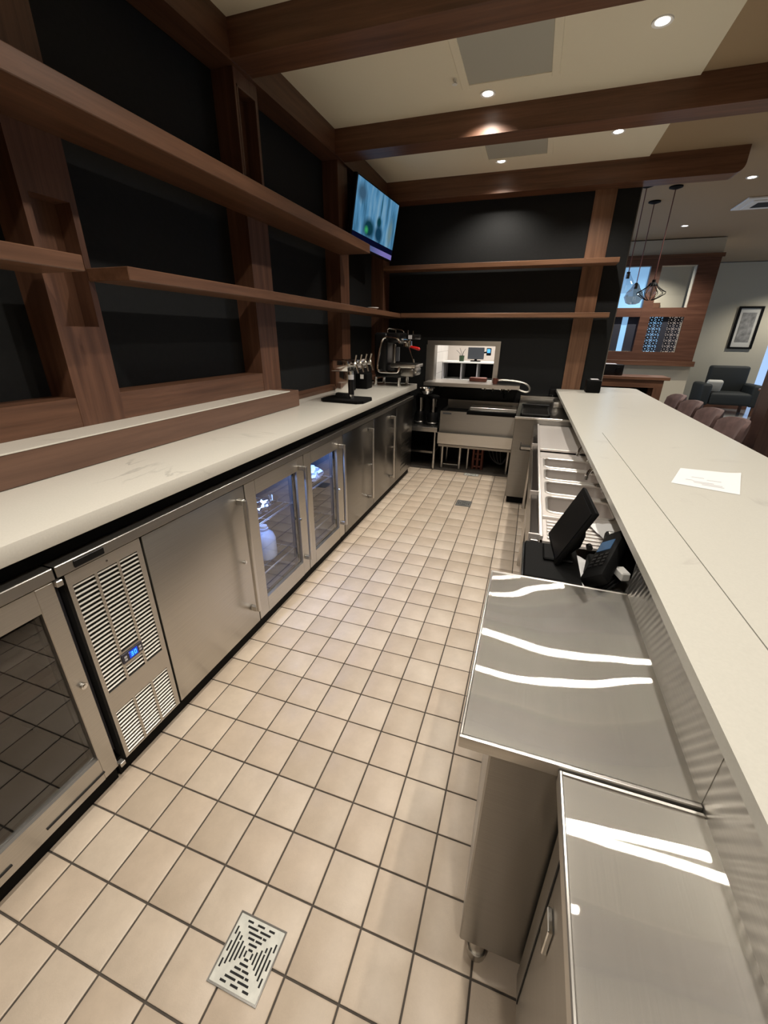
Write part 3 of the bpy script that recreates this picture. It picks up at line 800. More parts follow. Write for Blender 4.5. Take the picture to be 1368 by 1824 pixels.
# ================================================================ SHELVES
sh = thing('wall_shelf', 'thick upper wooden shelf running along the dark left wall to the television', 'shelf', (-.5, 1.5, 2.26))
link('board', MB().box(XP, -.362, -1.2, 3.56, 2.260, 2.332, .003), 'wshelf', sh)
sh = thing('wall_shelf', 'long lower wooden shelf on the left wall, starting right of the near post', 'shelf', (-.5, 3, 1.77))
link('board', MB().box(XP, -.43, .925, YB - .002, 1.772, 1.822, .003), 'wshelf', sh)
sh = thing('wall_shelf', 'short wooden shelf at the left edge, ending in front of the slotted post', 'shelf', (-.5, 0, 1.77))
link('board', MB().box(XP, -.40, -1.2, .712, 1.776, 1.828, .003), 'wshelf', sh)
sh = thing('wall_shelf', 'upper wooden shelf on the black back wall, left end under the television', 'shelf', (.7, 4.9, 2.28))
link('board', MB().box(XP + .002, 1.885, 4.80, YB - .036, 2.284, 2.332, .003), 'wshelfx', sh)
sh = thing('wall_shelf', 'lower wooden shelf on the black back wall above the pass-through', 'shelf', (.7, 4.9, 1.77))
link('board', MB().box(-.428, 1.895, 4.80, YB - .036, 1.776, 1.824, .003), 'wshelfx', sh)
tag(link('saucer', MB().lathe([(0, 0), (.03, 0), (.062, .018), (.060, .022), (.03, .006), (0, .006)], (-.50, 4.02, 1.8225), 20), 'white'), 'small white dish on the lower left shelf beneath the television', 'dish')

# ================================================================ TELEVISION
tv = thing('television', 'flat television tilted down from the left wall, showing a blue picture', 'television', (-.52, 4.11, 2.35))
tw, th = .95, .546
yw, ti, ro = -0.114, 0.161, -0.03
cen = Vector((-.497, 4.11, 2.619))
nn = Vector((math.cos(yw) * math.cos(ti), math.sin(yw) * math.cos(ti), -math.sin(ti)))
rt = Vector((-math.sin(yw), math.cos(yw), 0)); ut = nn.cross(rt)
ra = math.cos(ro) * rt + math.sin(ro) * ut; ua = -math.sin(ro) * rt + math.cos(ro) * ut
RM = Matrix((ra, ua, nn)).transposed()
s = MB(); s.rbox(cen - nn * .022, (tw, th, .04), mat=RM, bev=.004); s.rbox(cen - nn * .055, (tw * .6, th * .6, .03), mat=RM)
link('casing', s, 'blackgloss', tv)
s = MB()
b_ = .016
q = [cen + nn * .0006 + ra * (sx * (tw / 2 - b_)) + ua * (sy * (th / 2 - b_)) for sx, sy in ((-1, -1), (1, -1), (1, 1), (-1, 1))]
f = s.bm.faces.new([s.bm.verts.new(p) for p in q])
uv = s.bm.loops.layers.uv.new('UVMap')
for l, c in zip(f.loops, ((0, 0), (1, 0), (1, 1), (0, 1))): l[uv].uv = c
s2 = s
bmv = s.bm
link('screen', s, 'tv', tv, fixuv=False)
link('wall_arm', MB().box(XW + .003, -.60, 4.05, 4.17, 2.56, 2.66), 'blackmatt', tv)

# ================================================================ BEER TOWER
bt = thing('beer_tower', 'polished steel beer tower with four taps on a black tray', 'beer tap', (-.25, 2.75, SZ1))
s = MB().prism([(-.415, 2.58), (-.10, 2.56), (-.062, 2.60), (-.062, 2.80), (-.09, 2.86), (-.42, 2.87), (-.45, 2.83), (-.45, 2.62)], SZ1 + .0005, SZ1 + .022)
link('drip_tray', s, 'blackmatt', bt)
link('column', MB().box(-.355, -.235, 2.70, 2.80, SZ1 + .022, 1.297, .004, 2), 'chrome', bt)
link('front_pipe', MB().cyl((-.214, 2.715, SZ1 + .022), (-.214, 2.715, 1.30), .022, 18), 'chrome', bt)
link('pipe_sleeve', MB().cyl((-.214, 2.715, 1.115), (-.214, 2.715, 1.235), .0235, 18), 'blackgloss', bt)
link('pipe_band', MB().cyl((-.214, 2.715, 1.236), (-.214, 2.715, 1.272), .0237, 18), 'button', bt)
link('crossbox', MB().box(-.384, -.235, 2.695, 3.14, 1.298, 1.382, .004, 2), 'chrome', bt)
for k in range(4):
    y = 2.735 + k * .115
    tp = link('tap', MB().cyl((-.236, y, 1.345), (-.175, y, 1.345), .012, 12).cyl((-.178, y, 1.352), (-.155, y, 1.285), .010, 12, .007).lathe([(0, 0), (.016, .0), (.018, .012), (.012, .024), (0, .026)], (-.185, y, 1.345), 14), 'chrome', bt)
    link('lever', MB().cyl((-.185, y, 1.368), (-.172, y, 1.425), .007, 10, .010), 'chrome', tp)

# ================================================================ ESPRESSO MACHINE
em = thing('espresso_machine', 'black espresso machine with chrome side frames and one red portafilter handle', 'coffee machine', (-.28, 4.05, SZ1))
EY0, EY1 = 3.885, 4.235
link('body', MB().box(-.45, -.30, EY0 + .02, EY1 - .02, 1.165, 1.60, .03, 3).box(-.32, -.16, EY0 + .03, EY1 - .03, 1.50, 1.60, .02, 2).box(-.43, -.11, EY0 + .02, EY1 - .02, 1.150, 1.215, .012, 2), 'blackgloss', em)
for y in (EY0, EY1):
    link('side_frame', MB().tube([(-.36, y, 1.205), (-.18, y, 1.205), (-.15, y, 1.262), (-.150, y, 1.262), (-.18, y, 1.205), (-.36, y, 1.205)][:1] + [(-.385, y, 1.215), (-.402, y, 1.25), (-.372, y, 1.43), (-.350, y, 1.525), (-.325, y, 1.55), (-.29, y, 1.555), (-.185, y, 1.545), (-.160, y, 1.525), (-.152, y, 1.50)], .0125, 8, smooth=1)
         .tube([(-.36, y, 1.205), (-.18, y, 1.205), (-.165, y, 1.215), (-.148, y, 1.262)], .0125, 8, smooth=1), 'chrome', em)
link('side_panel', MB().box(-.240, -.205, EY0 + .025, EY0 + .06, 1.295, 1.49, .008, 2), 'steel_dark', em)
link('side_gauge', MB().box(-.204, -.165, EY0 + .025, EY0 + .05, 1.32, 1.46, .003), 'monitor', em)
link('tray', MB().box(-.25, .02, EY0 - .005, EY1, 1.255, 1.290, .006, 2), 'steel', em)
link('tray_front', MB().box(-.145, .005, EY0 + .01, EY1 - .015, 1.165, 1.254, .02, 2), 'steel_dark', em)
link('knob', MB().cyl((.0055, EY0 + .06, 1.215), (.025, EY0 + .06, 1.215), .016, 16), 'chrome', em)
gh = link('group_head', MB().cyl((-.09, 4.02, 1.455), (-.09, 4.02, 1.52), .034, 20).cyl((-.20, 4.02, 1.515), (-.08, 4.02, 1.515), .028, 16).cyl((-.11, EY0 + .05, 1.485), (-.11, 4.02, 1.485), .016, 12), 'chrome', em)
pf = link('portafilter', MB().cyl((-.095, 3.925, 1.468), (-.095, 3.925, 1.505), .030, 18).cyl((-.07, 3.925, 1.475), (-.045, 3.925, 1.468), .010, 12), 'chrome', em)
link('portafilter_handle', MB().cyl((-.048, 3.925, 1.467), (.040, 3.925, 1.447), .011, 14, .017).lathe([(0, -.017), (.012, -.012), (.017, 0), (.012, .012), (0, .017)], (.042, 3.925, 1.4465), 14), 'red', em)['label'] = 'red portafilter handle'
link('steam_wand', MB().tube([(-.07, 3.90, 1.50), (-.05, 3.90, 1.44), (-.005, 3.90, 1.325)], .006, 8, smooth=1).cyl((-.008, 3.90, 1.345), (.0, 3.90, 1.312), .009, 10), 'chrome', em)
link('top_box', MB().box(-.10, -.005, 3.93, 4.20, 1.535, 1.585, .01, 2).cyl((-.005, 3.96, 1.565), (.035, 3.96, 1.562), .012, 12), 'blackgloss', em)
link('top_label', MB().box(-.075, -.035, 3.9275, 3.9295, 1.54, 1.578), 'button', em)
s = MB().tube([(-.30, EY0 + .03, 1.60), (-.30, EY0 + .03, 1.63), (-.28, EY0 + .03, 1.642), (-.14, EY0 + .03, 1.625), (-.12, EY0 + .03, 1.605)], .005, 8)
s.cyl((-.10, 4.0, 1.58), (-.10, 4.0, 1.625), .006, 8).cyl((-.07, 4.1, 1.58), (-.07, 4.1, 1.62), .006, 8)
s.tube([(-.30, EY0 + .03, 1.635), (-.30, EY1 - .03, 1.635), (-.30, EY1 - .03, 1.60)], .005, 8)
link('cup_rail', s, 'chrome', em)
for x, y in ((-.155, EY0 + .012), (-.45 + .015, EY0 + .04), (-.155, EY1 - .02), (-.435, EY1 - .02)):
    link('foot', MB().cyl((x, y, SZ1 + .0005), (x, y, 1.155), .018, 16), 'chrome', em)

def canister(x, y, w, d, hgt, label, mark):
    t = thing('canister', label, 'container', (x, y, SZ1), None)
    link('box', MB().box(x - w / 2, x + w / 2, y - d / 2, y + d / 2, SZ1 + .0005, SZ1 + hgt, .008, 2), 'blackmatt', t)
    link('sticker', MB().box(x + mark - .018, x + mark + .018, y - d / 2 - .0015, y - d / 2 - .0003, SZ1 + hgt - .05, SZ1 + hgt - .008), 'white', t)
canister(-.475, 3.62, .17, .16, .15, 'black box with white sticker between beer tower and espresso machine', .03)
t = thing('coffee_grinder', 'black grinder with round hopper behind the beer tower taps', 'grinder', (-.52, 3.36, SZ1))
link('base', MB().box(-.59, -.46, 3.30, 3.42, SZ1 + .0005, SZ1 + .17, .012, 2), 'blackmatt', t)
link('hopper', MB().lathe([(0, 0), (.035, 0), (.058, .07), (.058, .085), (0, .095)], (-.525, 3.36, SZ1 + .17), 18), 'smoke', t)

# ================================================================ BACK WALL: ledge, ice bin, stand
lg = thing('pass_through_ledge', 'steel ledge under the pass-through opening in the black back wall', 'shelf', (.5, 4.9, 1.0))
link('ledge_top', MB().box(-.085, 1.083, 4.75, YB, 1.028, 1.036).box(-.085, 1.083, 4.75, 4.758, .993, 1.028).box(OX0 + .007, OX1 - .007, YB, YB + .16, 1.028, 1.036), 'steel_soft', lg)
for x in (.10, .90):
    link('bracket', MB().prism([(4.78, 1.0275), (YB - .001, 1.0275), (YB - .001, .85)], x - .006, x + .006, 'x'), 'steel_dark', lg)
hs = thing('spray_hose', 'looped grey metal hose hanging off the right end of the pass-through ledge', 'hose', (1.05, 4.9, .98))
link('hose_line', MB().tube([(.80, 4.93, 1.075), (.86, 4.92, 1.085), (1.02, 4.92, 1.080), (1.15, 4.92, 1.055), (1.205, 4.92, 1.00), (1.19, 4.92, .955), (1.13, 4.92, .955), (1.02, 4.92, 1.0)], .011, 8, smooth=2), 'hose', hs)
link('hose_end', MB().cyl((.78, 4.93, 1.037), (.78, 4.93, 1.10), .03, 16).cyl((.78, 4.93, 1.075), (.82, 4.93, 1.078), .016, 12), 'copper', hs)
mx = thing('mixing_faucet', 'small chrome mixing faucet on the black wall under the ledge', 'faucet', (.9, 4.98, .93))
s = MB().cyl((.62, 5.0, .965), (.98, 5.0, .965), .011, 12)
link('pipe', s, 'chrome', mx)
for x in (.66, .76, .87, .95): link('valve', MB().cyl((x, YB - .001, .965), (x, 4.965, .965), .016, 12).cyl((x, 4.965, .965), (x, 4.94, .94), .010, 10), 'chrome', mx)
tag(link('counter_tin', MB().box(.44, .66, 5.07, 5.17, 1.0365, 1.085, .01, 2), 'copper'), 'small reddish box lying in the pass-through opening', 'box')

# ice bin
ib = thing('ice_bin', 'steel ice bin with sliding lid and front rail in front of the black wall', 'ice bin', (.65, 4.7, 0))
bx0, bx1 = .205, 1.092
s = MB()
s.prism([(4.475, .455), (4.50, .735), (4.52, .735), (4.52, .30), (4.475, .30)], bx0, bx1, 'x')
s.prism([(4.52, .30), (4.52, .735), (4.54, .735), (4.54, .32), (4.97, .32), (4.97, .30)], bx0, bx1, 'x')
s.prism([(4.50, .30), (4.52, .735), (4.98, .735), (4.98, .30)], bx0, bx0 + .015, 'x')
s.prism([(4.50, .30), (4.52, .735), (4.98, .735), (4.98, .30)], bx1 - .015, bx1, 'x')
link('bin_body', s, 'steel_mid', ib)
link('backsplash', MB().box(bx0, bx1, 4.97, 4.99, .30, .812), 'steel_dark', ib)
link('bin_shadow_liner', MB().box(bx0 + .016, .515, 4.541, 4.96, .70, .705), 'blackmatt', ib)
link('speed_rail', MB().box(.20, 1.094, 4.40, 4.408, .345, .486).box(.20, 1.094, 4.40, 4.474, .345, .352).box(.20, .206, 4.40, 4.474, .345, .486).box(1.088, 1.094, 4.40, 4.474, .345, .486).box(.20, 1.094, 4.398, 4.412, .482, .488), 'steel', ib)
lid = link('lid', MB().box(.525, 1.088, 4.515, 4.70, .737, .752, .003).box(.53, 1.086, 4.70, 4.90, .752, .768, .003), 'steel', ib)
link('lid_grip', MB().box(.520, 1.090, 4.495, 4.5145, .708, .756, .006, 2), 'blackmatt', lid)
link('name_plate', MB().box(.235, .34, 4.488, 4.4935, .700, .716), 'monitor', ib)
for x, y in ((.245, 4.57), (.472, 4.575), (1.06, 4.57), (.245, 4.92), (1.06, 4.92)):
    link('leg', MB().cyl((x, y, 0.0), (x, y, .30), .019, 14), 'steel', ib)
link('crossbar', MB().cyl((.245, 4.575, .05), (.472, 4.575, .05), .008, 8), 'steel', ib)
pp = thing('drain_pipes', 'reddish copper pipes standing on the floor under the ice bin', 'pipe', (.66, 4.7, 0))
s = MB().cyl((.568, 4.62, 0), (.568, 4.62, .30), .016, 12)
link('grey_pipe', s, 'steel_soft', pp)
s = MB()
for x in (.635, .69, .745): s.cyl((x, 4.66, 0), (x, 4.66, .28), .020, 12)
for z in (.03, .13, .20): s.cyl((.635, 4.66, z), (.745, 4.66, z), .016, 10)
s.tube([(.745, 4.66, .24), (.76, 4.66, .275), (.80, 4.66, .285), (1.06, 4.66, .285)], .018, 10, smooth=1)
link('copper_run', s, 'copper', pp)
s = MB()
for k in range(4): s.tube([(.80 + .05 * k, 4.75, .26), (.86 + .04 * k, 4.72, .12 - .02 * k), (1.0, 4.72, .05 + .015 * k), (1.05, 4.75, .2)], .005, 6, smooth=2)
tag(link('tubing', s, 'monitor'), 'thin dark tubing looping under the right half of the ice bin', 'tubing')

# steel stand with blenders
st = thing('equipment_stand', 'open steel stand between the far cooler and the ice bin', 'stand', (0, 4.7, 0))
link('top', MB().box(-.36, .185, 4.45, 5.0, .512, .532, .003).box(-.36, .185, 4.448, 4.456, .475, .512), 'steel_soft', st)
for x, y in ((.155, 4.475), (-.33, 4.475), (.155, 4.97), (-.33, 4.97)): link('leg', MB().cyl((x, y, 0), (x, y, .512), .018, 12), 'steel', st)
link('shelf', MB().box(-.33, .155, 4.47, 4.98, .20, .225), 'steel_dark', st)
def blender(x, y, label, hue, off=0):
    t = thing('blender', label, 'blender', (x, y, .532), 'bar blenders on the steel stand')
    link('motor_base', MB().lathe([(0, 0), (.075, 0), (.078, .02), (.068, .12), (.055, .16), (0, .16)], (x, y, .5325), 20), 'blackgloss', t)
    link('jar', MB().lathe([(.05, 0), (.068, .17), (.066, .17), (.048, .004), (0, .004)], (x, y, .6935), 20), 'smoke', t)
    link('lid', MB().lathe([(0, .0), (.072, 0), (.072, .025), (.03, .04), (0, .04)], (x, y, .864), 20), 'blackmatt', t)
    link('band', MB().lathe([(.0735, .0), (.0795, .012), (.0735, .024)], (x, y, .555), 20), 'chrome', t)
blender(.085, 4.62, 'black blender on the steel stand, right one by the ice bin', 0)
blender(-.09, 4.66, 'black blender on the steel stand, left one by the far cooler', 0)
tag(link('steel_bowl', MB().lathe([(0, 0), (.05, .0), (.09, .04), (.095, .07), (.088, .068), (.05, .012), (0, .01)], (.02, 4.50, .985 - .07 + .01), 24), 'chrome'), 'shiny steel bowl clamped beside the end of the white back counter', 'bowl')
tag(link('bowl_bracket', MB().box(-.10, .02, 4.49, 4.51, .905, .924).box(-.10, -.085, 4.30, 4.51, .905, .924).box(-.10, -.085, 4.2005, 4.32, .88, .92), 'blackmatt'), 'black bracket holding the steel bowl at the far cooler end', 'bracket')

# ================================================================ RIGHT SIDE: corner cabinet, sink, POS, steel cabinets
cc = thing('corner_cabinet', 'tall steel glasswasher cabinet in the far corner beyond the bar sinks', 'cabinet', (1.35, 4.2, 0))
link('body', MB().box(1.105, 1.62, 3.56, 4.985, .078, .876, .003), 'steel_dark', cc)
link('toe_kick', MB().box(1.125, 1.60, 3.60, 4.95, .0015, .078), 'blackmatt', cc)
link('backsplash', MB().box(1.105, 1.62, 4.985, YB - .001, .078, .905), 'steel', cc)
link('top_hem', MB().box(1.100, 1.62, 3.55, 3.565, .862, .884, .003), 'steel', cc)
ty = thing('drain_tray', 'square black-rimmed steel tray lying on the corner cabinet', 'tray', (1.27, 3.9, .88))
link('tray_plate', MB().box(1.16, 1.40, 3.67, 4.16, .884, .892), 'steel_dark', ty)
link('tray_rim', MB().box(1.145, 1.16, 3.655, 4.175, .8765, .905, .003).box(1.40, 1.415, 3.655, 4.175, .8765, .905, .003).box(1.145, 1.415, 3.655, 3.67, .8765, .897, .003).box(1.145, 1.415, 4.16, 4.175, .8765, .92, .003), 'blackgloss', ty)
sd = thing('soap_dispenser', 'black soap dispenser on the wall beside the bar top end', 'dispenser', (1.47, 5.02, .86))
link('case', MB().box(1.43, 1.53, YB - .065, YB - .001, .92, 1.0, .01, 2), 'blackgloss', sd)
link('spout', MB().cyl((1.48, YB - .05, .907), (1.48, YB - .05, .93), .010, 10), 'chrome', sd)
tag(link('steel_canister', MB().box(1.46, 1.59, 4.30, 4.55, .8765, .935, .006, 2), 'steel'), 'small steel box behind the tray on the corner cabinet', 'box')
# small pull-out steel ledge on the cabinet front
tag(link('bottle_ledge', MB().box(1.185, 1.262, 2.70, 2.86, .775, .782).box(1.185, 1.262, 2.70, 2.706, .775, .80).box(1.185, 1.191, 2.70, 2.86, .775, .80), 'steel'), 'small steel ledge hooked on the aisle side of the bar sink', 'ledge')

# bar sink with four basins
SZ = .82
sk = thing('bar_sink', 'long steel bar sink with four basins and two drainboards under the bar top', 'sink', (1.42, 2.3, 0))
KX0, KX1 = 1.313, 1.66
def basin(s, x0, x1, y0, y1, m, r, z, depth):
    pts_o, pts_i = [], []
    cxs = [(x1 - m - r, y1 - m - r, 0), (x0 + m + r, y1 - m - r, 1), (x0 + m + r, y0 + m + r, 2), (x1 - m - r, y0 + m + r, 3)]
    co_ = [(x1, y1), (x0, y1), (x0, y0), (x1, y0)]
    n = 6
    for (cx, cy, q), (ox, oy) in zip(cxs, co_):
        for k in range(n + 1):
            a = q * PI / 2 + k * PI / 2 / n
            px, py = cx + r * math.cos(a), cy + r * math.sin(a)
            pts_i.append((px, py))
            # outer point: along the cell edge
            if k <= n // 2:
                pts_o.append((ox if q in (0, 2) else px, oy if q in (1, 3) else py) if k < n // 2 else (ox, oy))
            else:
                pts_o.append((px if q in (0, 2) else ox, oy if q in (0, 2) else py))
    O = [s.bm.verts.new((a, b, z)) for a, b in pts_o]
    I = [s.bm.verts.new((a, b, z)) for a, b in pts_i]
    I2 = [s.bm.verts.new((a, b, z - .012)) for a, b in pts_i]
    cx, cy = (x0 + x1) / 2, (y0 + y1) / 2
    Bt = [s.bm.verts.new((cx + (a - cx) * .90, cy + (b - cy) * .90, z - depth)) for a, b in pts_i]
    N_ = len(I)
    for A, B in ((O, I), (I, I2), (I2, Bt)):
        for k in range(N_):
            k2 = (k + 1) % N_
            try: s.bm.faces.new((A[k], A[k2], B[k2], B[k]))
            except ValueError: pass
    s.bm.faces.new(Bt)
    return s
s = MB()
edges_y = [1.335, 1.60, 1.85, 2.10, 2.36]
for a, b in zip(edges_y, edges_y[1:]): basin(s, KX0 + .012, KX1, a, b, .022, .035, SZ, .22)
bmesh.ops.remove_doubles(s.bm, verts=s.bm.verts, dist=1e-5)
o = link('basins', s, 'steel_sink', sk)
link('rim', MB().box(KX0 - .004, KX0 + .012, 1.06, 3.55, SZ - .008, SZ + .012, .004, 2), 'steel_sink', sk)
link('far_drainboard', MB().box(KX0 + .012, KX1, 2.70, 3.55, SZ - .012, SZ).box(KX0 + .012, KX1, 2.36, 2.44, SZ - .012, SZ + .002).box(KX0 + .012, KX1, 2.44, 2.60, SZ - .03, SZ - .02).box(KX0 + .012, KX1, 2.60, 2.70, SZ - .012, SZ + .006, .003), 'steel_sink', sk)
s = MB().box(KX0 + .012, KX1, 1.06, 1.335, SZ - .02, SZ - .010).box(KX0 + .012, KX1, 1.30, 1.335, SZ - .01, SZ + .004, .002)
link('near_drainboard', s, 'steel_sink', sk)
for k in range(6):
    y = 1.085 + k * .035
    link('drain_rib', MB().box(KX0 + .03, KX1 - .03, y, y + .014, SZ - .0098, SZ - .003, .002), 'steel_sink', sk)
link('apron', MB().box(1.275, KX0 - .004, 1.05, 3.55, .60, SZ - .006, .003), 'steel_dark', sk)
for a, b in zip(edges_y, edges_y[1:]):
    x0, x1, y0, y1, r = KX0 + .034, KX1 - .022, a + .022, b - .022, .035
    pts = []
    for cx, cy, q in ((x1 - r, y1 - r, 0), (x0 + r, y1 - r, 1), (x0 + r, y0 + r, 2), (x1 - r, y0 + r, 3)):
        pts += [(cx + r * math.cos(q * PI / 2 + k * PI / 8), cy + r * math.sin(q * PI / 2 + k * PI / 8), SZ + .001) for k in range(5)]
    link('basin_rim', MB().tube(pts, .0065, 6, closed=True), 'rim', sk)
for y in (1.062, 1.60, 2.70): link('apron_strap', MB().box(1.268, 1.314, y, y + .012, SZ - .03, SZ + .0135), 'steel_sink', sk)
link('backsplash', MB().box(KX1, KX1 + .02, 1.05, 3.55, .60, .970), 'steel', sk)
link('underbody', MB().box(1.35, KX1, 1.10, 3.50, .45, .598), 'steel_dark', sk)
for x in (1.30, 1.56):
    for y in (1.10, 2.3, 3.48): link('leg', MB().cyl((x, y, 0), (x, y, .60), .019, 12), 'steel', sk)
for y in (1.80, 2.31):
    f = MB().cyl((1.638, y, SZ + .002), (1.638, y, SZ + .04), .016, 14)
    f.tube([(1.638, y, SZ + .03), (1.632, y, SZ + .10), (1.61, y, SZ + .125), (1.575, y - .01, SZ + .12), (1.55, y - .015, SZ + .09), (1.545, y - .02, SZ + .05)], .010, 8, smooth=2)
    fo = link('faucet', f, 'chrome', sk)
    link('faucet_handle', MB().cyl((1.632, y - .06, SZ + .003), (1.632, y - .06, SZ + .03), .012, 12).cyl((1.632, y - .06, SZ + .03), (1.60, y - .08, SZ + .04), .006, 8), 'chrome', fo)

# POS station
ps = thing('till_stand', 'low steel stand holding the black till between sink and steel cabinet', 'stand', (1.42, .87, 0))
link('top', MB().box(1.27, KX1, .715, 1.045, .745, .76), 'steel_sink', ps)
link('front', MB().box(1.27, 1.285, .715, 1.045, .12, .745), 'steel_dark', ps)
link('rear_panel', MB().box(KX1, KX1 + .02, .715, 1.045, .12, .970), 'steel', ps)
for x in (1.30, 1.57):
    for y in (.74, 1.02): link('leg', MB().cyl((x, y, 0), (x, y, .745), .017, 12), 'steel', ps)
link('white_tag', MB().box(1.262, 1.2695, .955, 1.00, .68, .735), 'white', ps)
cd = thing('cash_drawer', 'flat black cash drawer under the till screen', 'cash drawer', (1.37, .87, .76))
link('drawer_box', MB().box(1.256, 1.44, .715, .985, .7605, .838, .004), 'blackmatt', cd)
link('drawer_front', MB().box(1.248, 1.2555, .72, .98, .765, .834, .002), 'blackgloss', cd)
po = thing('till_monitor', 'black touch screen till leaning back under the edge of the bar top', 'monitor', (1.4, .93, .838))
pA, pB, pC = Vector((1.430, 1.05, 1.062)), Vector((1.338, 1.05, .850)), Vector((1.436, .81, 1.030))
e1 = (pB - pA); e2 = (pC - pA); e2 -= e1.normalized() * e2.dot(e1.normalized())
nrm = e1.cross(e2).normalized()
if nrm.x > 0: nrm = -nrm
RM = Matrix((e2.normalized(), (-e1).normalized(), e2.normalized().cross((-e1).normalized()))).transposed()
ce = pA + e1 / 2 + e2 / 2
zz = e2.normalized().cross((-e1).normalized())
bk = nrm
link('casing', MB().rbox(ce - nrm * .009, (e2.length, e1.length, .016), mat=RM, bev=.005, seg=2), 'blackmatt', po)
link('screen', MB().rbox(ce + nrm * .0006, (e2.length - .03, e1.length - .03, .002), mat=RM), 'blackgloss', po)
link('stand', MB().tube([(1.37, .90, .875), (1.42, .91, .87), (1.435, .92, .94), (1.415, .93, .95)], .022, 8, smooth=1).box(1.32, 1.42, .84, .96, .8385, .850, .004), 'blackmatt', po)
link('hinge_cap', MB().cyl((1.452, .80, .93), (1.452, .818, .93), .010, 12), 'blackgloss', po)
cr = thing('card_terminal', 'black card terminal with small blue screen, leaning beside the till', 'card terminal', (1.50, .90, .76))
aR = Matrix.Rotation(math.radians(-30), 3, 'Z') @ Matrix.Rotation(math.radians(-38), 3, 'Y') @ Matrix.Rotation(math.radians(14), 3, 'X')
def inT(o): return Vector((1.525, .865, .875)) + aR @ Vector(o)
link('case', MB().rbox(inT((0, 0, 0)), (.085, .30, .045), mat=aR, bev=.012, seg=2), 'blackmatt', cr)
link('screen', MB().rbox(inT((-.005, .045, .0235)), (.050, .065, .002), mat=aR), 'termscreen', cr)
s = MB()
for i in range(3):
    for j in range(4): s.rbox(inT((-.02 + .02 * i, -.02 - .022 * j, .0235)), (.013, .014, .003), mat=aR)
link('keys', s, 'blackgloss', cr)
link('foot', MB().rbox((1.51, .88, .803), (.07, .12, .084), bev=.006), 'blackmatt', cr)
rp = thing('receipt_printer', 'black receipt printer with white sticker pushed against the bar wall', 'printer', (1.59, 1.0, .76))
link('case', MB().box(1.535, 1.65, .945, 1.04, .7605, .905, .012, 2), 'blackmatt', rp)
link('sticker', MB().box(1.545, 1.572, .955, 1.02, .9055, .9062), 'white', rp)
link('paper_roll', MB().box(1.59, 1.64, 1.0405, 1.044, .86, .93).cyl((1.59, 1.02, .918), (1.64, 1.02, .918), .0125, 14), 'paper', rp)
for k, (x, y, a, lb) in enumerate(((1.60, 1.20, .3, 'loose white papers on the ribbed drainboard behind the till'), (1.50, .76, -.4, 'crumpled white receipt in front of the card terminal'), (1.46, .98, .9, 'white slip between the till stand and card terminal'))):
    z = SZ + .006 if k == 0 else .762
    s = MB(); n0 = 6
    grid = [[s.bm.verts.new((x + (i / n0 - .5) * .13 * math.cos(a) - (j / n0 - .5) * .18 * math.sin(a), y + (i / n0 - .5) * .13 * math.sin(a) + (j / n0 - .5) * .18 * math.cos(a), z + .008 * abs(math.sin(i * 1.3 + j * .9 + k)) * (1 if k else .5))) for j in range(n0 + 1)] for i in range(n0 + 1)]
    for i in range(n0):
        for j in range(n0): s.bm.faces.new((grid[i][j], grid[i + 1][j], grid[i + 1][j + 1], grid[i][j + 1]))
    tag(link('receipt', s, 'paper'), lb, 'paper')
s = MB()
for k in range(5):
    s.tube([(1.49, .74 + .03 * k, .775), (1.53 + .01 * k, .78 + .02 * k, .80 + .012 * k), (1.57, .80 + .03 * k, .83), (1.585, .90 + .02 * k, .80), (1.56, .98, .78)], .005, 6, smooth=2)
tag(link('power_cables', s, 'blackmatt'), 'tangle of black cables behind the card terminal', 'cable')
tag(link('cable_adapter', MB().rbox((1.565, .80, .855), (.030, .05, .03), ang=.3, bev=.004), 'white'), 'small white adapter plug among the cables by the bar edge', 'plug')

# -- foreground steel cabinets
LZ = .84
def steel_top(s, x0, x1, y0, y1, z, t=.016):
    s.box(x0, x1, y0, y1, z - t, z, .0035, 2)
k1 = thing('steel_cabinet', 'wide steel cabinet with raised worktop hem, right foreground behind the nearest one', 'cabinet', (1.37, .37, 0))
s = MB(); nx, ny = 14, 22
g = [[s.bm.verts.new((1.157 + (1.566 - 1.157) * i / nx, .036 + (.694 - .036) * j / ny, LZ - .0035 * math.sin(PI * j / ny) * math.sin(PI * (i / nx * .9)) + .0003 * math.sin(j * .5 + i * .15))) for j in range(ny + 1)] for i in range(nx + 1)]
for i in range(nx):
    for j in range(ny): s.bm.faces.new((g[i][j], g[i + 1][j], g[i + 1][j + 1], g[i][j + 1]))
link('worktop', s, 'steel_top', k1, sharp=60)
link('top_hem', MB().box(1.150, 1.157, .030, .700, LZ - .028, LZ + .002, .002).box(1.150, 1.566, .026, .036, LZ - .028, LZ + .003, .003, 2).box(1.150, 1.566, .694, .702, LZ - .028, LZ + .002, .002), 'steel', k1)
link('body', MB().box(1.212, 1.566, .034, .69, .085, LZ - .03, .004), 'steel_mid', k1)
link('backsplash', MB().box(1.566, 1.588, .036, .702, .085, .970), 'steel_wave' if 'steel_wave' in M else 'steel_top', k1)
for x, y in ((1.262, .06), (1.262, .66), (1.54, .06), (1.54, .66)): link('leg', MB().cyl((x, y, 0), (x, y, .085), .021, 14).cyl((x, y, .0), (x, y, .03), .026, 14), 'steel_soft', k1)
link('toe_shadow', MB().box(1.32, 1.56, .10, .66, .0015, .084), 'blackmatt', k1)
k2 = thing('steel_cabinet', 'nearest steel cabinet in the bottom right corner with scratched worktop', 'cabinet', (1.46, -.4, 0))
s = MB(); nx, ny = 10, 26
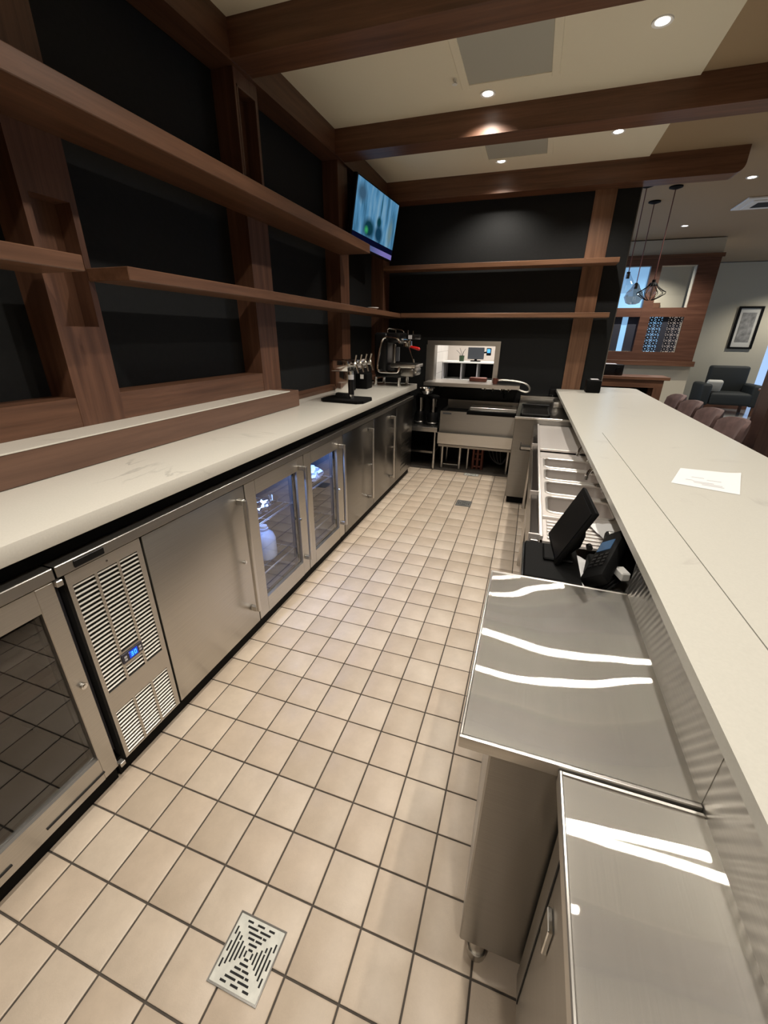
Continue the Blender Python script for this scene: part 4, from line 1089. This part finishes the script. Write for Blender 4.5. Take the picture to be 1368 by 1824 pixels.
g = [[s.bm.verts.new((1.342 + (1.567 - 1.342) * i / nx, -.95 + (.012 + .95) * j / ny, LZ - .004 - .0030 * math.sin(PI * i / nx) + .0012 * math.sin(j * .32 + i * .10))) for j in range(ny + 1)] for i in range(nx + 1)]
for i in range(nx):
    for j in range(ny): s.bm.faces.new((g[i][j], g[i + 1][j], g[i + 1][j + 1], g[i][j + 1]))
link('worktop', s, 'steel_top', k2, sharp=60)
link('top_hem', MB().box(1.336, 1.343, -.95, .020, LZ - .03, LZ + .001, .002).box(1.336, 1.567, .012, .021, LZ - .03, LZ - .001, .002), 'steel', k2)
link('body', MB().box(1.362, 1.567, -.95, .016, .085, LZ - .031, .004), 'steel_mid', k2)
link('door_seam', MB().box(1.3600, 1.3618, -.048, -.042, .11, .76).box(1.3600, 1.3618, -.95, -.042, .756, .760), 'dark', k2)
link('latch', MB().box(1.352, 1.3618, -.115, -.075, .52, .60, .002), 'chrome', k2)
link('backsplash', MB().box(1.567, 1.588, -.95, .0355, .085, .970), 'steel_wave' if 'steel_wave' in M else 'steel_top', k2)
for x, y in ((1.40, -.04), (1.55, -.04)): link('leg', MB().cyl((x, y, 0), (x, y, .085), .021, 14), 'steel_soft', k2)

# ================================================================ BAR TOP
BZ0, BZ1 = .972, 1.0
br = thing('bar_counter', 'broad cream quartz bar top on the right with a seam along it', 'countertop', (2, 2, BZ0))
link('slab', MB().prism([(1.7225, -2.6), (2.44, -2.6), (2.44, 5.40), (2.38, 5.46), (1.998, 5.46), (1.998, YB - .04), (1.503, YB - .04), (1.533, 2.452), (1.687, 2.452), (1.7225, 0)], BZ0, BZ1), 'quartz2', br)
link('front_strip', MB().prism([(1.556, -2.6), (1.7195, -2.6), (1.7195, 0), (1.684, 2.4518), (1.533, 2.4518), (1.556, .5)], BZ0, BZ1), 'quartz2', br)
pa = thing('paper_sheet', 'white printed paper sheet lying on the bar top', 'paper', (2.0, 1.54, BZ1))
P4 = [Vector((1.934, 1.703, 0)), Vector((2.172, 1.690, 0)), Vector((2.049, 1.357, 0)), Vector((1.827, 1.434, 0))]
s = MB(); n0 = 8; g = []
for i in range(n0 + 1):
    row = []
    for j in range(n0 + 1):
        u, v = i / n0, j / n0
        p = (P4[0] * (1 - u) + P4[1] * u) * (1 - v) + (P4[3] * (1 - u) + P4[2] * u) * v
        row.append(s.bm.verts.new((p.x, p.y, BZ1 + .0012 + .006 * max(0, u - .8) / .2 * (1 - v))))
    g.append(row)
for i in range(n0):
    for j in range(n0): s.bm.faces.new((g[i][j], g[i + 1][j], g[i + 1][j + 1], g[i][j + 1]))
link('sheet', s, 'paper', pa)
s = MB()
for v, u0, u1 in ((.48, .25, .45), (.55, .5, .72), (.66, .18, .3), (.70, .3, .62), (.76, .32, .75), (.82, .45, .78)):
    qs = []
    for u, vv in ((u0, v), (u1, v), (u1, v + .025), (u0, v + .025)):
        p = (P4[0] * (1 - u) + P4[1] * u) * (1 - vv) + (P4[3] * (1 - u) + P4[2] * u) * vv
        qs.append((p.x, p.y, BZ1 + .0016))
    s.quad(qs)
link('printed_lines', s, 'ink', pa)
nb = thing('napkin_box', 'black napkin dispenser on the far end of the bar top', 'dispenser', (1.87, 4.87, BZ1))
link('box', MB().box(1.80, 1.95, 4.74, 4.92, BZ1 + .0005, BZ1 + .135, .012, 2), 'blackmatt', nb)
link('napkins', MB().box(1.84, 1.92, 4.78, 4.88, BZ1 + .1355, BZ1 + .145, .003), 'button', nb)

# ================================================================ FLOOR DRAINS
def drain(x0, x1, y0, y1, label, mat, fancy=True):
    t = thing('floor_drain', label, 'drain', ((x0 + x1) / 2, (y0 + y1) / 2, 0), 'floor drains in the tiled aisle')
    z = .0025
    link('plate', MB().box(x0, x1, y0, y1, .0006, z, .001), mat, t)
    w_, h_ = x1 - x0, y1 - y0; cx, cy = (x0 + x1) / 2, (y0 + y1) / 2
    s = MB(); zz = z + .0006
    # four triangular fields of slots, as cast in the plate
    for k in range(1, 7 if fancy else 4):
        d = k * .0105 if fancy else k * .017
        half = d * .82
        t_ = .0030
        def bar(a0, a1, d_, side):
            if side == 'n': s.box(cx + a0, cx + a1, cy + d_ - t_, cy + d_ + t_ * .6, z, zz)
            if side == 's': s.box(cx + a0, cx + a1, cy - d_ - t_ * .6, cy - d_ + t_, z, zz)
            if side == 'e': s.box(cx + d_ - t_, cx + d_ + t_ * .6, cy + a0, cy + a1, z, zz)
            if side == 'w': s.box(cx - d_ - t_ * .6, cx - d_ + t_, cy + a0, cy + a1, z, zz)
        for side in 'nsew':
            if k < 3: bar(-half * .75, half * .75, d, side)
            elif k in (3, 5):
                if side in 'ew': bar(-half * .8, half * .8, d, side)
                else: bar(-half * .85, -half * .08, d, side); bar(half * .08, half * .85, d, side)
            elif k == 4: bar(-half * .8, half * .45, d, side); bar(half * .55, half * .85, d, side)
            else:
                bar(-half * .85, -half * .5, d, side); bar(-half * .22, half * .22, d, side); bar(half * .5, half * .85, d, side)
    link('slots', s, 'dark', t)
    link('rim', MB().box(x0 - .004, x0, y0 - .004, y1 + .004, .0006, z + .0008).box(x1, x1 + .004, y0 - .004, y1 + .004, .0006, z + .0008).box(x0, x1, y0 - .004, y0, .0006, z + .0008).box(x0, x1, y1, y1 + .004, .0006, z + .0008), 'steel_dark', t)
drain(.598, .742, -.229, -.083, 'square slotted steel drain in the near floor tiles', 'drain')
drain(.645, .79, 3.32, 3.475, 'dull grey square drain in the middle of the far aisle', 'draingrey', False)
drain(.575, .745, 4.34, 4.43, 'bright narrow drain grate at the foot of the ice bin', 'drain', False)

# ================================================================ CEILING FITTINGS
def hatch(x0, x1, y0, y1, label):
    t = thing('ceiling_hatch', label, 'vent', ((x0 + x1) / 2, (y0 + y1) / 2, ZC - .012), 'square ceiling grilles over the aisle')
    m_ = .05
    s = MB()
    s.box(x0 - m_, x0, y0 - m_, y1 + m_, ZC - .010, ZC - .0005, .002); s.box(x1, x1 + m_, y0 - m_, y1 + m_, ZC - .010, ZC - .0005, .002)
    s.box(x0, x1, y0 - m_, y0, ZC - .010, ZC - .0005, .002); s.box(x0, x1, y1, y1 + m_, ZC - .010, ZC - .0005, .002)
    link('frame', s, 'cream', t)
    link('grille', MB().box(x0, x1, y0, y1, ZC - .005, ZC - .0005), 'hatch', t)
hatch(.52, 1.05, 2.60, 3.13, 'large grey square ceiling grille before the second beam')
hatch(.52, 1.05, 3.95, 4.48, 'grey ceiling grille half hidden above the second beam')
sp_ = thing('sprinkler_head', 'tiny sprinkler head on the cream ceiling left of the grille', 'sprinkler', (.44, 3.04, ZC - .03))
link('head', MB().cyl((.44, 3.04, ZC - .0005), (.44, 3.04, ZC - .02), .010, 12).cyl((.44, 3.04, ZC - .026), (.44, 3.04, ZC - .03), .018, 14), 'white', sp_)
ac = thing('air_diffuser', 'white square air diffuser in the dining room ceiling at the right edge', 'vent', (3.6, 7, ZC))
Z2 = ZC + .0145
link('frame', MB().box(3.40, 3.95, 6.62, 7.17, Z2 - .02, Z2 - .0005, .004).box(3.48, 3.87, 6.70, 7.09, Z2 - .032, Z2 - .02, .004), 'white', ac)
link('slot', MB().box(3.56, 3.79, 6.78, 7.01, Z2 - .036, Z2 - .0325), 'dark', ac)

# ================================================================ PENDANT LAMPS
def pendant(x, y, zs, prof, mat, label, hgt):
    t = thing('pendant_lamp', label, 'pendant', (x, y, zs), 'pendant lamps in the dining room')
    zt = ZC + .0145
    link('canopy', MB().lathe([(0, 0), (.070, 0), (.070, -.012), (.02, -.028), (0, -.028)], (x, y, zt - .0003), 20), 'blackmatt', t)
    link('rod', MB().cyl((x, y, zs + hgt), (x, y, zt - .02), .0055, 8), 'copper', t)
    link('socket', MB().cyl((x, y, zs + hgt - .06), (x, y, zs + hgt + .01), .02, 12), 'blackmatt', t)
    link('shade', MB().lathe(prof, (x, y, zs), 24), mat, t)
    return t
pendant(2.37, 6.51, 2.0, [(.04, 0), (.085, .02), (.118, .09), (.095, .15), (.06, .19), (.048, .215), (.035, .24), (.012, .255)], 'smoke', 'pendant with smoky onion shaped glass shade, in front of the blue pane', .25)
pendant(2.14, 5.80, 2.08, [(.03, 0), (.08, .03), (.10, .08), (.06, .15), (.03, .20), (.012, .22)], 'clear', 'pendant with clear glass shade half hidden behind the black wall end', .22)
cage = pendant(2.46, 5.94, 2.0, [(.03, .205), (.045, .19), (.05, .17)], 'blackmatt', 'pendant with wide flattened wire cage shade, rightmost of the three', .225)
s = MB()
for k in range(14):
    a = 2 * PI * k / 14; ca, sa = math.cos(a), math.sin(a)
    pts = [(2.46 + r * ca, 5.94 + r * sa, 2.0 + z) for r, z in ((.035, .20), (.06, .16), (.12, .115), (.17, .09), (.12, .055), (.06, .02), (.03, .01))]
    s.tube(pts, .0032, 5, smooth=1)
link('wire_cage', s, 'blackmatt', cage)
link('bulb', MB().lathe([(0, 0), (.03, .02), (.045, .06), (.03, .10), (.018, .13), (0, .135)], (2.46, 5.94, 2.045), 16), 'clear', cage)

# ================================================================ DINING ROOM WINDOW
dw = struct('window_2', MB().box(2.30, 2.42, YW - .05, YW - .001, 1.19, 2.90).box(3.67, 3.985, YW - .05, YW - .001, 1.19, 2.90).box(2.42, 3.67, YW - .05, YW - .001, 2.755, 2.90).box(2.42, 3.67, YW - .05, YW - .001, 1.19, 1.342)
            .box(2.96, 3.125, YW - .05, YW + .14, 1.342, 2.755).box(2.42, 2.96, YW - .045, YW + .14, 1.94, 2.09).box(3.125, 3.67, YW - .045, YW + .14, 1.94, 2.09), 'wwin')
link('window_sill', MB().box(2.25, 4.02, YW - .11, YW + .0, 1.10, 1.188, .004), 'wx', dw)
link('window_head', MB().box(2.27, 4.02, YW - .07, YW - .0505, 2.86, 2.92), 'wx', dw)
link('pane', MB().box(2.42, 2.96, YW + .06, YW + .068, 2.09, 2.755), 'bluepane', dw)['label'] = 'blue daylit upper pane'
link('pane', MB().box(3.125, 3.67, YW + .06, YW + .066, 2.09, 2.755), 'clear', dw)['label'] = 'clear upper pane'
link('pane', MB().box(2.69, 2.79, YW + .06, YW + .068, 1.342, 1.94), 'bluepane', dw)['label'] = 'narrow blue daylit pane'
link('dark_post', MB().box(2.42, 2.69, YW + .05, YW + .09, 1.342, 1.94).box(2.79, 2.96, YW + .05, YW + .09, 1.342, 1.94).box(3.36, 3.45, YW + .02, YW + .09, 1.342, 1.94), 'mullion', dw)
link('pane', MB().box(3.125, 3.36, YW + .07, YW + .078, 1.342, 1.94), 'bluepane', dw)['label'] = 'blue backlit pane behind lattice'
link('pane', MB().box(3.45, 3.67, YW + .07, YW + .078, 1.342, 1.94), 'beigepane', dw)['label'] = 'beige backlit pane behind lattice'
for x0, x1 in ((3.125, 3.36), (3.45, 3.67)):
    s = MB(); rnd = random.Random(4); st_ = .115
    def lb(a, b):
        v = Vector((b[0] - a[0], 0, b[1] - a[1])); L = v.length
        if L < .01: return
        ang = math.atan2(v.z, v.x)
        s.rbox(((a[0] + b[0]) / 2, YW + .055, (a[1] + b[1]) / 2), (L, .012, .021), ang=-ang, axis='Y')
    for i in range(2):
        for j in range(6):
            cx_ = x0 + (x1 - x0) * (i + .5) / 2; cz_ = 1.342 + .598 * (j + .5) / 6; hw = (x1 - x0) / 4; hh = .598 / 12
            for k in range(8):
                a = k * PI / 4 + .2
                e_ = (cx_ + hw * max(-1, min(1, 1.3 * math.cos(a))), cz_ + hh * max(-1, min(1, 1.3 * math.sin(a))))
                m_ = (cx_ + hw * .45 * math.cos(a + .39), cz_ + hh * .45 * math.sin(a + .39))
                lb((cx_ + hw * .45 * math.cos(a - .39), cz_ + hh * .45 * math.sin(a - .39)), m_); lb(m_, e_)
    link('lattice_screen', s, 'mullion', dw)
dt = struct('trim_20', MB().box(3.10, 3.58, 10.55, 10.6, 2.17, 2.27).box(3.14, 3.24, 10.56, 10.6, 0, 2.17).box(3.46, 3.56, 10.56, 10.6, 0, 2.17), 'wx')

# ================================================================ DINING FURNITURE
def stool(yc):
    t = thing('bar_stool', '', 'stool', (2.64, yc, 0), 'bar stools along the dining side of the bar')
    # curved padded back
    s = MB(); nu, nv = 14, 10
    def P(u, v, side):
        y = .22 * math.copysign(abs(u) ** 1.0, u)
        wv = 1 - .10 * (1 - v)
        top = .290 * v - (.050 * abs(u) ** 5) * v
        x = .055 - .085 * u * u + .05 * v + side * (.035 * (1 - .55 * max(abs(u) ** 6, v ** 8)))
        return Vector((2.715 + x, yc + y * wv, .715 + top))
    G = [[[s.bm.verts.new(P(-1 + 2 * i / nu, j / nv, sd)) for j in range(nv + 1)] for i in range(nu + 1)] for sd in (-1, 1)]
    for q in G:
        for i in range(nu):
            for j in range(nv): s.bm.faces.new((q[i][j], q[i + 1][j], q[i + 1][j + 1], q[i][j + 1]))
    A, B = G
    for i in range(nu):
        for j in (0, nv): s.bm.faces.new((A[i][j], A[i + 1][j], B[i + 1][j], B[i][j]))
    for j in range(nv):
        for i in (0, nu): s.bm.faces.new((A[i][j], A[i][j + 1], B[i][j + 1], B[i][j]))
    link('backrest', s, 'velvet', t, sharp=60)
    link('seat', MB().box(2.50, 2.78, yc - .21, yc + .21, .64, .735, .03, 3), 'velvet', t)
    for x, y in ((2.52, -.18), (2.52, .18), (2.79, -.18), (2.79, .18)): link('leg', MB().cyl((x + (.03 if x > 2.6 else -.02), yc + y * 1.1, 0), (x, yc + y, .645), .013, 10, .018), 'wz', t)
    link('footrest', MB().cyl((2.51, yc - .185, .25), (2.51, yc + .185, .25), .010, 8), 'steel_dark', t)
    return t
st1 = stool(3.40)
st1['label'] = 'mauve velvet bar stool nearest the camera behind the bar top'
for k, y in enumerate((3.91, 4.42, 4.93)):
    dup(st1, (0, y - 3.40, 0), ['mauve velvet bar stool, second from the near end of the row', 'mauve velvet bar stool, third from the near end of the row', 'mauve velvet bar stool at the far end of the row, by the console table'][k])
trim(MB().box(2.955, 3.17, 3.45, 3.66, 0, 2.985), 'wcol')               # column under the beam at the right edge
ct_ = thing('console_table', 'dark wood console table with panelled front beyond the bar end', 'table', (2.7, 7.3, 0))
link('top', MB().box(1.95, 3.20, 7.0, 7.45, .985, 1.03, .004), 'wx', ct_)
link('apron', MB().box(2.0, 3.13, 7.03, 7.42, .87, .985), 'wx', ct_)
for x in (2.0, 3.01):
    for y in (7.03, 7.31): link('leg', MB().box(x, x + .12, y, y + .11, 0, .87), 'wz', ct_)
link('back_panel', MB().box(2.12, 3.01, 7.38, 7.41, .10, .87), 'blackmatt', ct_)
sk_ = thing('camera_box', 'small black device with round lens standing on the console table', 'device', (2.42, 7.2, 1.03))
link('case', MB().box(2.25, 2.56, 7.12, 7.28, 1.0305, 1.19, .01, 2), 'blackgloss', sk_)
link('lens', MB().cyl((2.49, 7.12, 1.11), (2.49, 7.09, 1.11), .04, 18), 'blackmatt', sk_)
link('glass_top', MB().box(2.24, 2.45, 7.11, 7.29, 1.1905, 1.20, .003), 'button', sk_)
ar = thing('armchair', 'dark upholstered wing armchair against the far dining room wall', 'armchair', (5.45, 11.3, 0))
link('backrest', MB().box(5.10, 5.85, 11.30, 11.52, .40, 1.02, .05, 3), 'darkfab', ar)
link('seat', MB().box(5.05, 5.85, 10.75, 11.35, .22, .48, .05, 3), 'darkfab', ar)
for x in (4.85, 5.80): link('arm', MB().box(x, x + .20, 10.75, 11.45, .2, .66, .05, 3), 'darkfab', ar)
for x in (4.95, 5.9):
    for y in (10.8, 11.4): link('leg', MB().box(x, x + .05, y, y + .05, 0, .22), 'wz', ar)
tag(link('cushion', MB().rbox((5.12, 10.95, .61), (.30, .12, .26), ang=.3, axis='X', bev=.04, seg=3), 'mat'), 'pale cushion on the dark armchair', 'cushion')
pc = thing('framed_picture', 'black framed grey print hanging on the far wall', 'picture', (5.73, 11.97, 1.37))
link('frame', MB().box(5.50, 5.54, 11.955, 11.999, 1.37, 2.27).box(5.93, 5.97, 11.955, 11.999, 1.37, 2.27).box(5.54, 5.93, 11.955, 11.999, 1.37, 1.41).box(5.54, 5.93, 11.955, 11.999, 2.23, 2.27), 'blackmatt', pc)
link('mount', MB().box(5.54, 5.93, 11.985, 11.998, 1.41, 2.23), 'mat', pc)
link('print', MB().box(5.60, 5.87, 11.980, 11.9848, 1.52, 2.14), 'art', pc)
tb = thing('side_table', 'small dark side table at the right edge of the dining room', 'table', (5.9, 9.6, 0))
link('top', MB().lathe([(0, 0), (.36, 0), (.36, .03), (0, .03)], (5.75, 9.5, .67), 28), 'wx', tb)
link('pedestal', MB().cyl((5.75, 9.5, .02), (5.75, 9.5, .67), .04, 14).cyl((5.75, 9.5, 0), (5.75, 9.5, .025), .20, 20), 'blackmatt', tb)

# ================================================================ KITCHEN SEEN THROUGH THE OPENING
ks = thing('cubby_shelf', 'white shelf unit with three dark cubbies in the kitchen', 'shelf unit', (.3, 6.55, 0))
s = MB().box(-.165, .75, 6.30, 6.74, 1.185, 1.205, .002)
link('top', s, 'white', ks)
link('back', MB().box(-.165, .75, 6.73, 6.745, .30, 1.185), 'dark', ks)
link('base', MB().box(-.165, .75, 6.32, 6.73, .0, .94), 'white', ks)
for x in (-.165, .125, .375, .735): link('divider', MB().box(x, x + .016, 6.32, 6.73, .94, 1.185), 'button', ks)
km = thing('small_monitor', 'dark computer monitor on the white kitchen shelf', 'monitor', (.33, 6.5, 1.205))
link('casing', MB().box(.20, .45, 6.46, 6.49, 1.24, 1.415, .005), 'monitor', km)
link('stand', MB().box(.305, .345, 6.49, 6.51, 1.22, 1.33).box(.25, .40, 6.44, 6.56, 1.2055, 1.22), 'blackmatt', km)
ph = thing('wall_phone', 'small lit device on an arm beside the kitchen monitor', 'phone', (.52, 6.45, 1.30))
link('arm', MB().cyl((.45, 6.475, 1.34), (.52, 6.455, 1.35), .012, 8), 'blackmatt', ph)
link('case', MB().box(.49, .56, 6.42, 6.455, 1.30, 1.41, .006), 'blackgloss', ph)
link('screen', MB().box(.50, .548, 6.4175, 6.4195, 1.34, 1.395), 'phone', ph)
pl = thing('plant_cup', 'dark green cup with thin twigs on the kitchen shelf', 'plant', (.11, 6.45, 1.205))
link('cup', MB().lathe([(0, 0), (.036, 0), (.042, .085), (.038, .085), (.034, .01), (0, .01)], (.11, 6.45, 1.2055), 18), 'plantg', pl)
s = MB()
for a, b in ((-.09, .13), (-.04, .16), (.05, .15), (.02, .11)): s.tube([(.11, 6.45, 1.22), (.11 + a * .4, 6.45, 1.22 + b * .8), (.11 + a, 6.45, 1.24 + b)], .003, 6)
link('twig', s, 'monitor', pl)
kl = thing('ceiling_panel_light', 'flat white kitchen ceiling light, out of view above the opening', 'light', (.7, 5.95, 2.38))
link('panel', MB().box(.4, 1.0, 5.65, 6.25, 2.385, 2.399), 'white', kl)
li = bpy.data.lights.new('kitchen_light', 'AREA'); li.size = .55; li.energy = 34; li.color = (1, .95, .88)
lo = bpy.data.objects.new('kitchen_light', li); C.objects.link(lo); place(lo, (.7, 5.95, 2.38), kl)
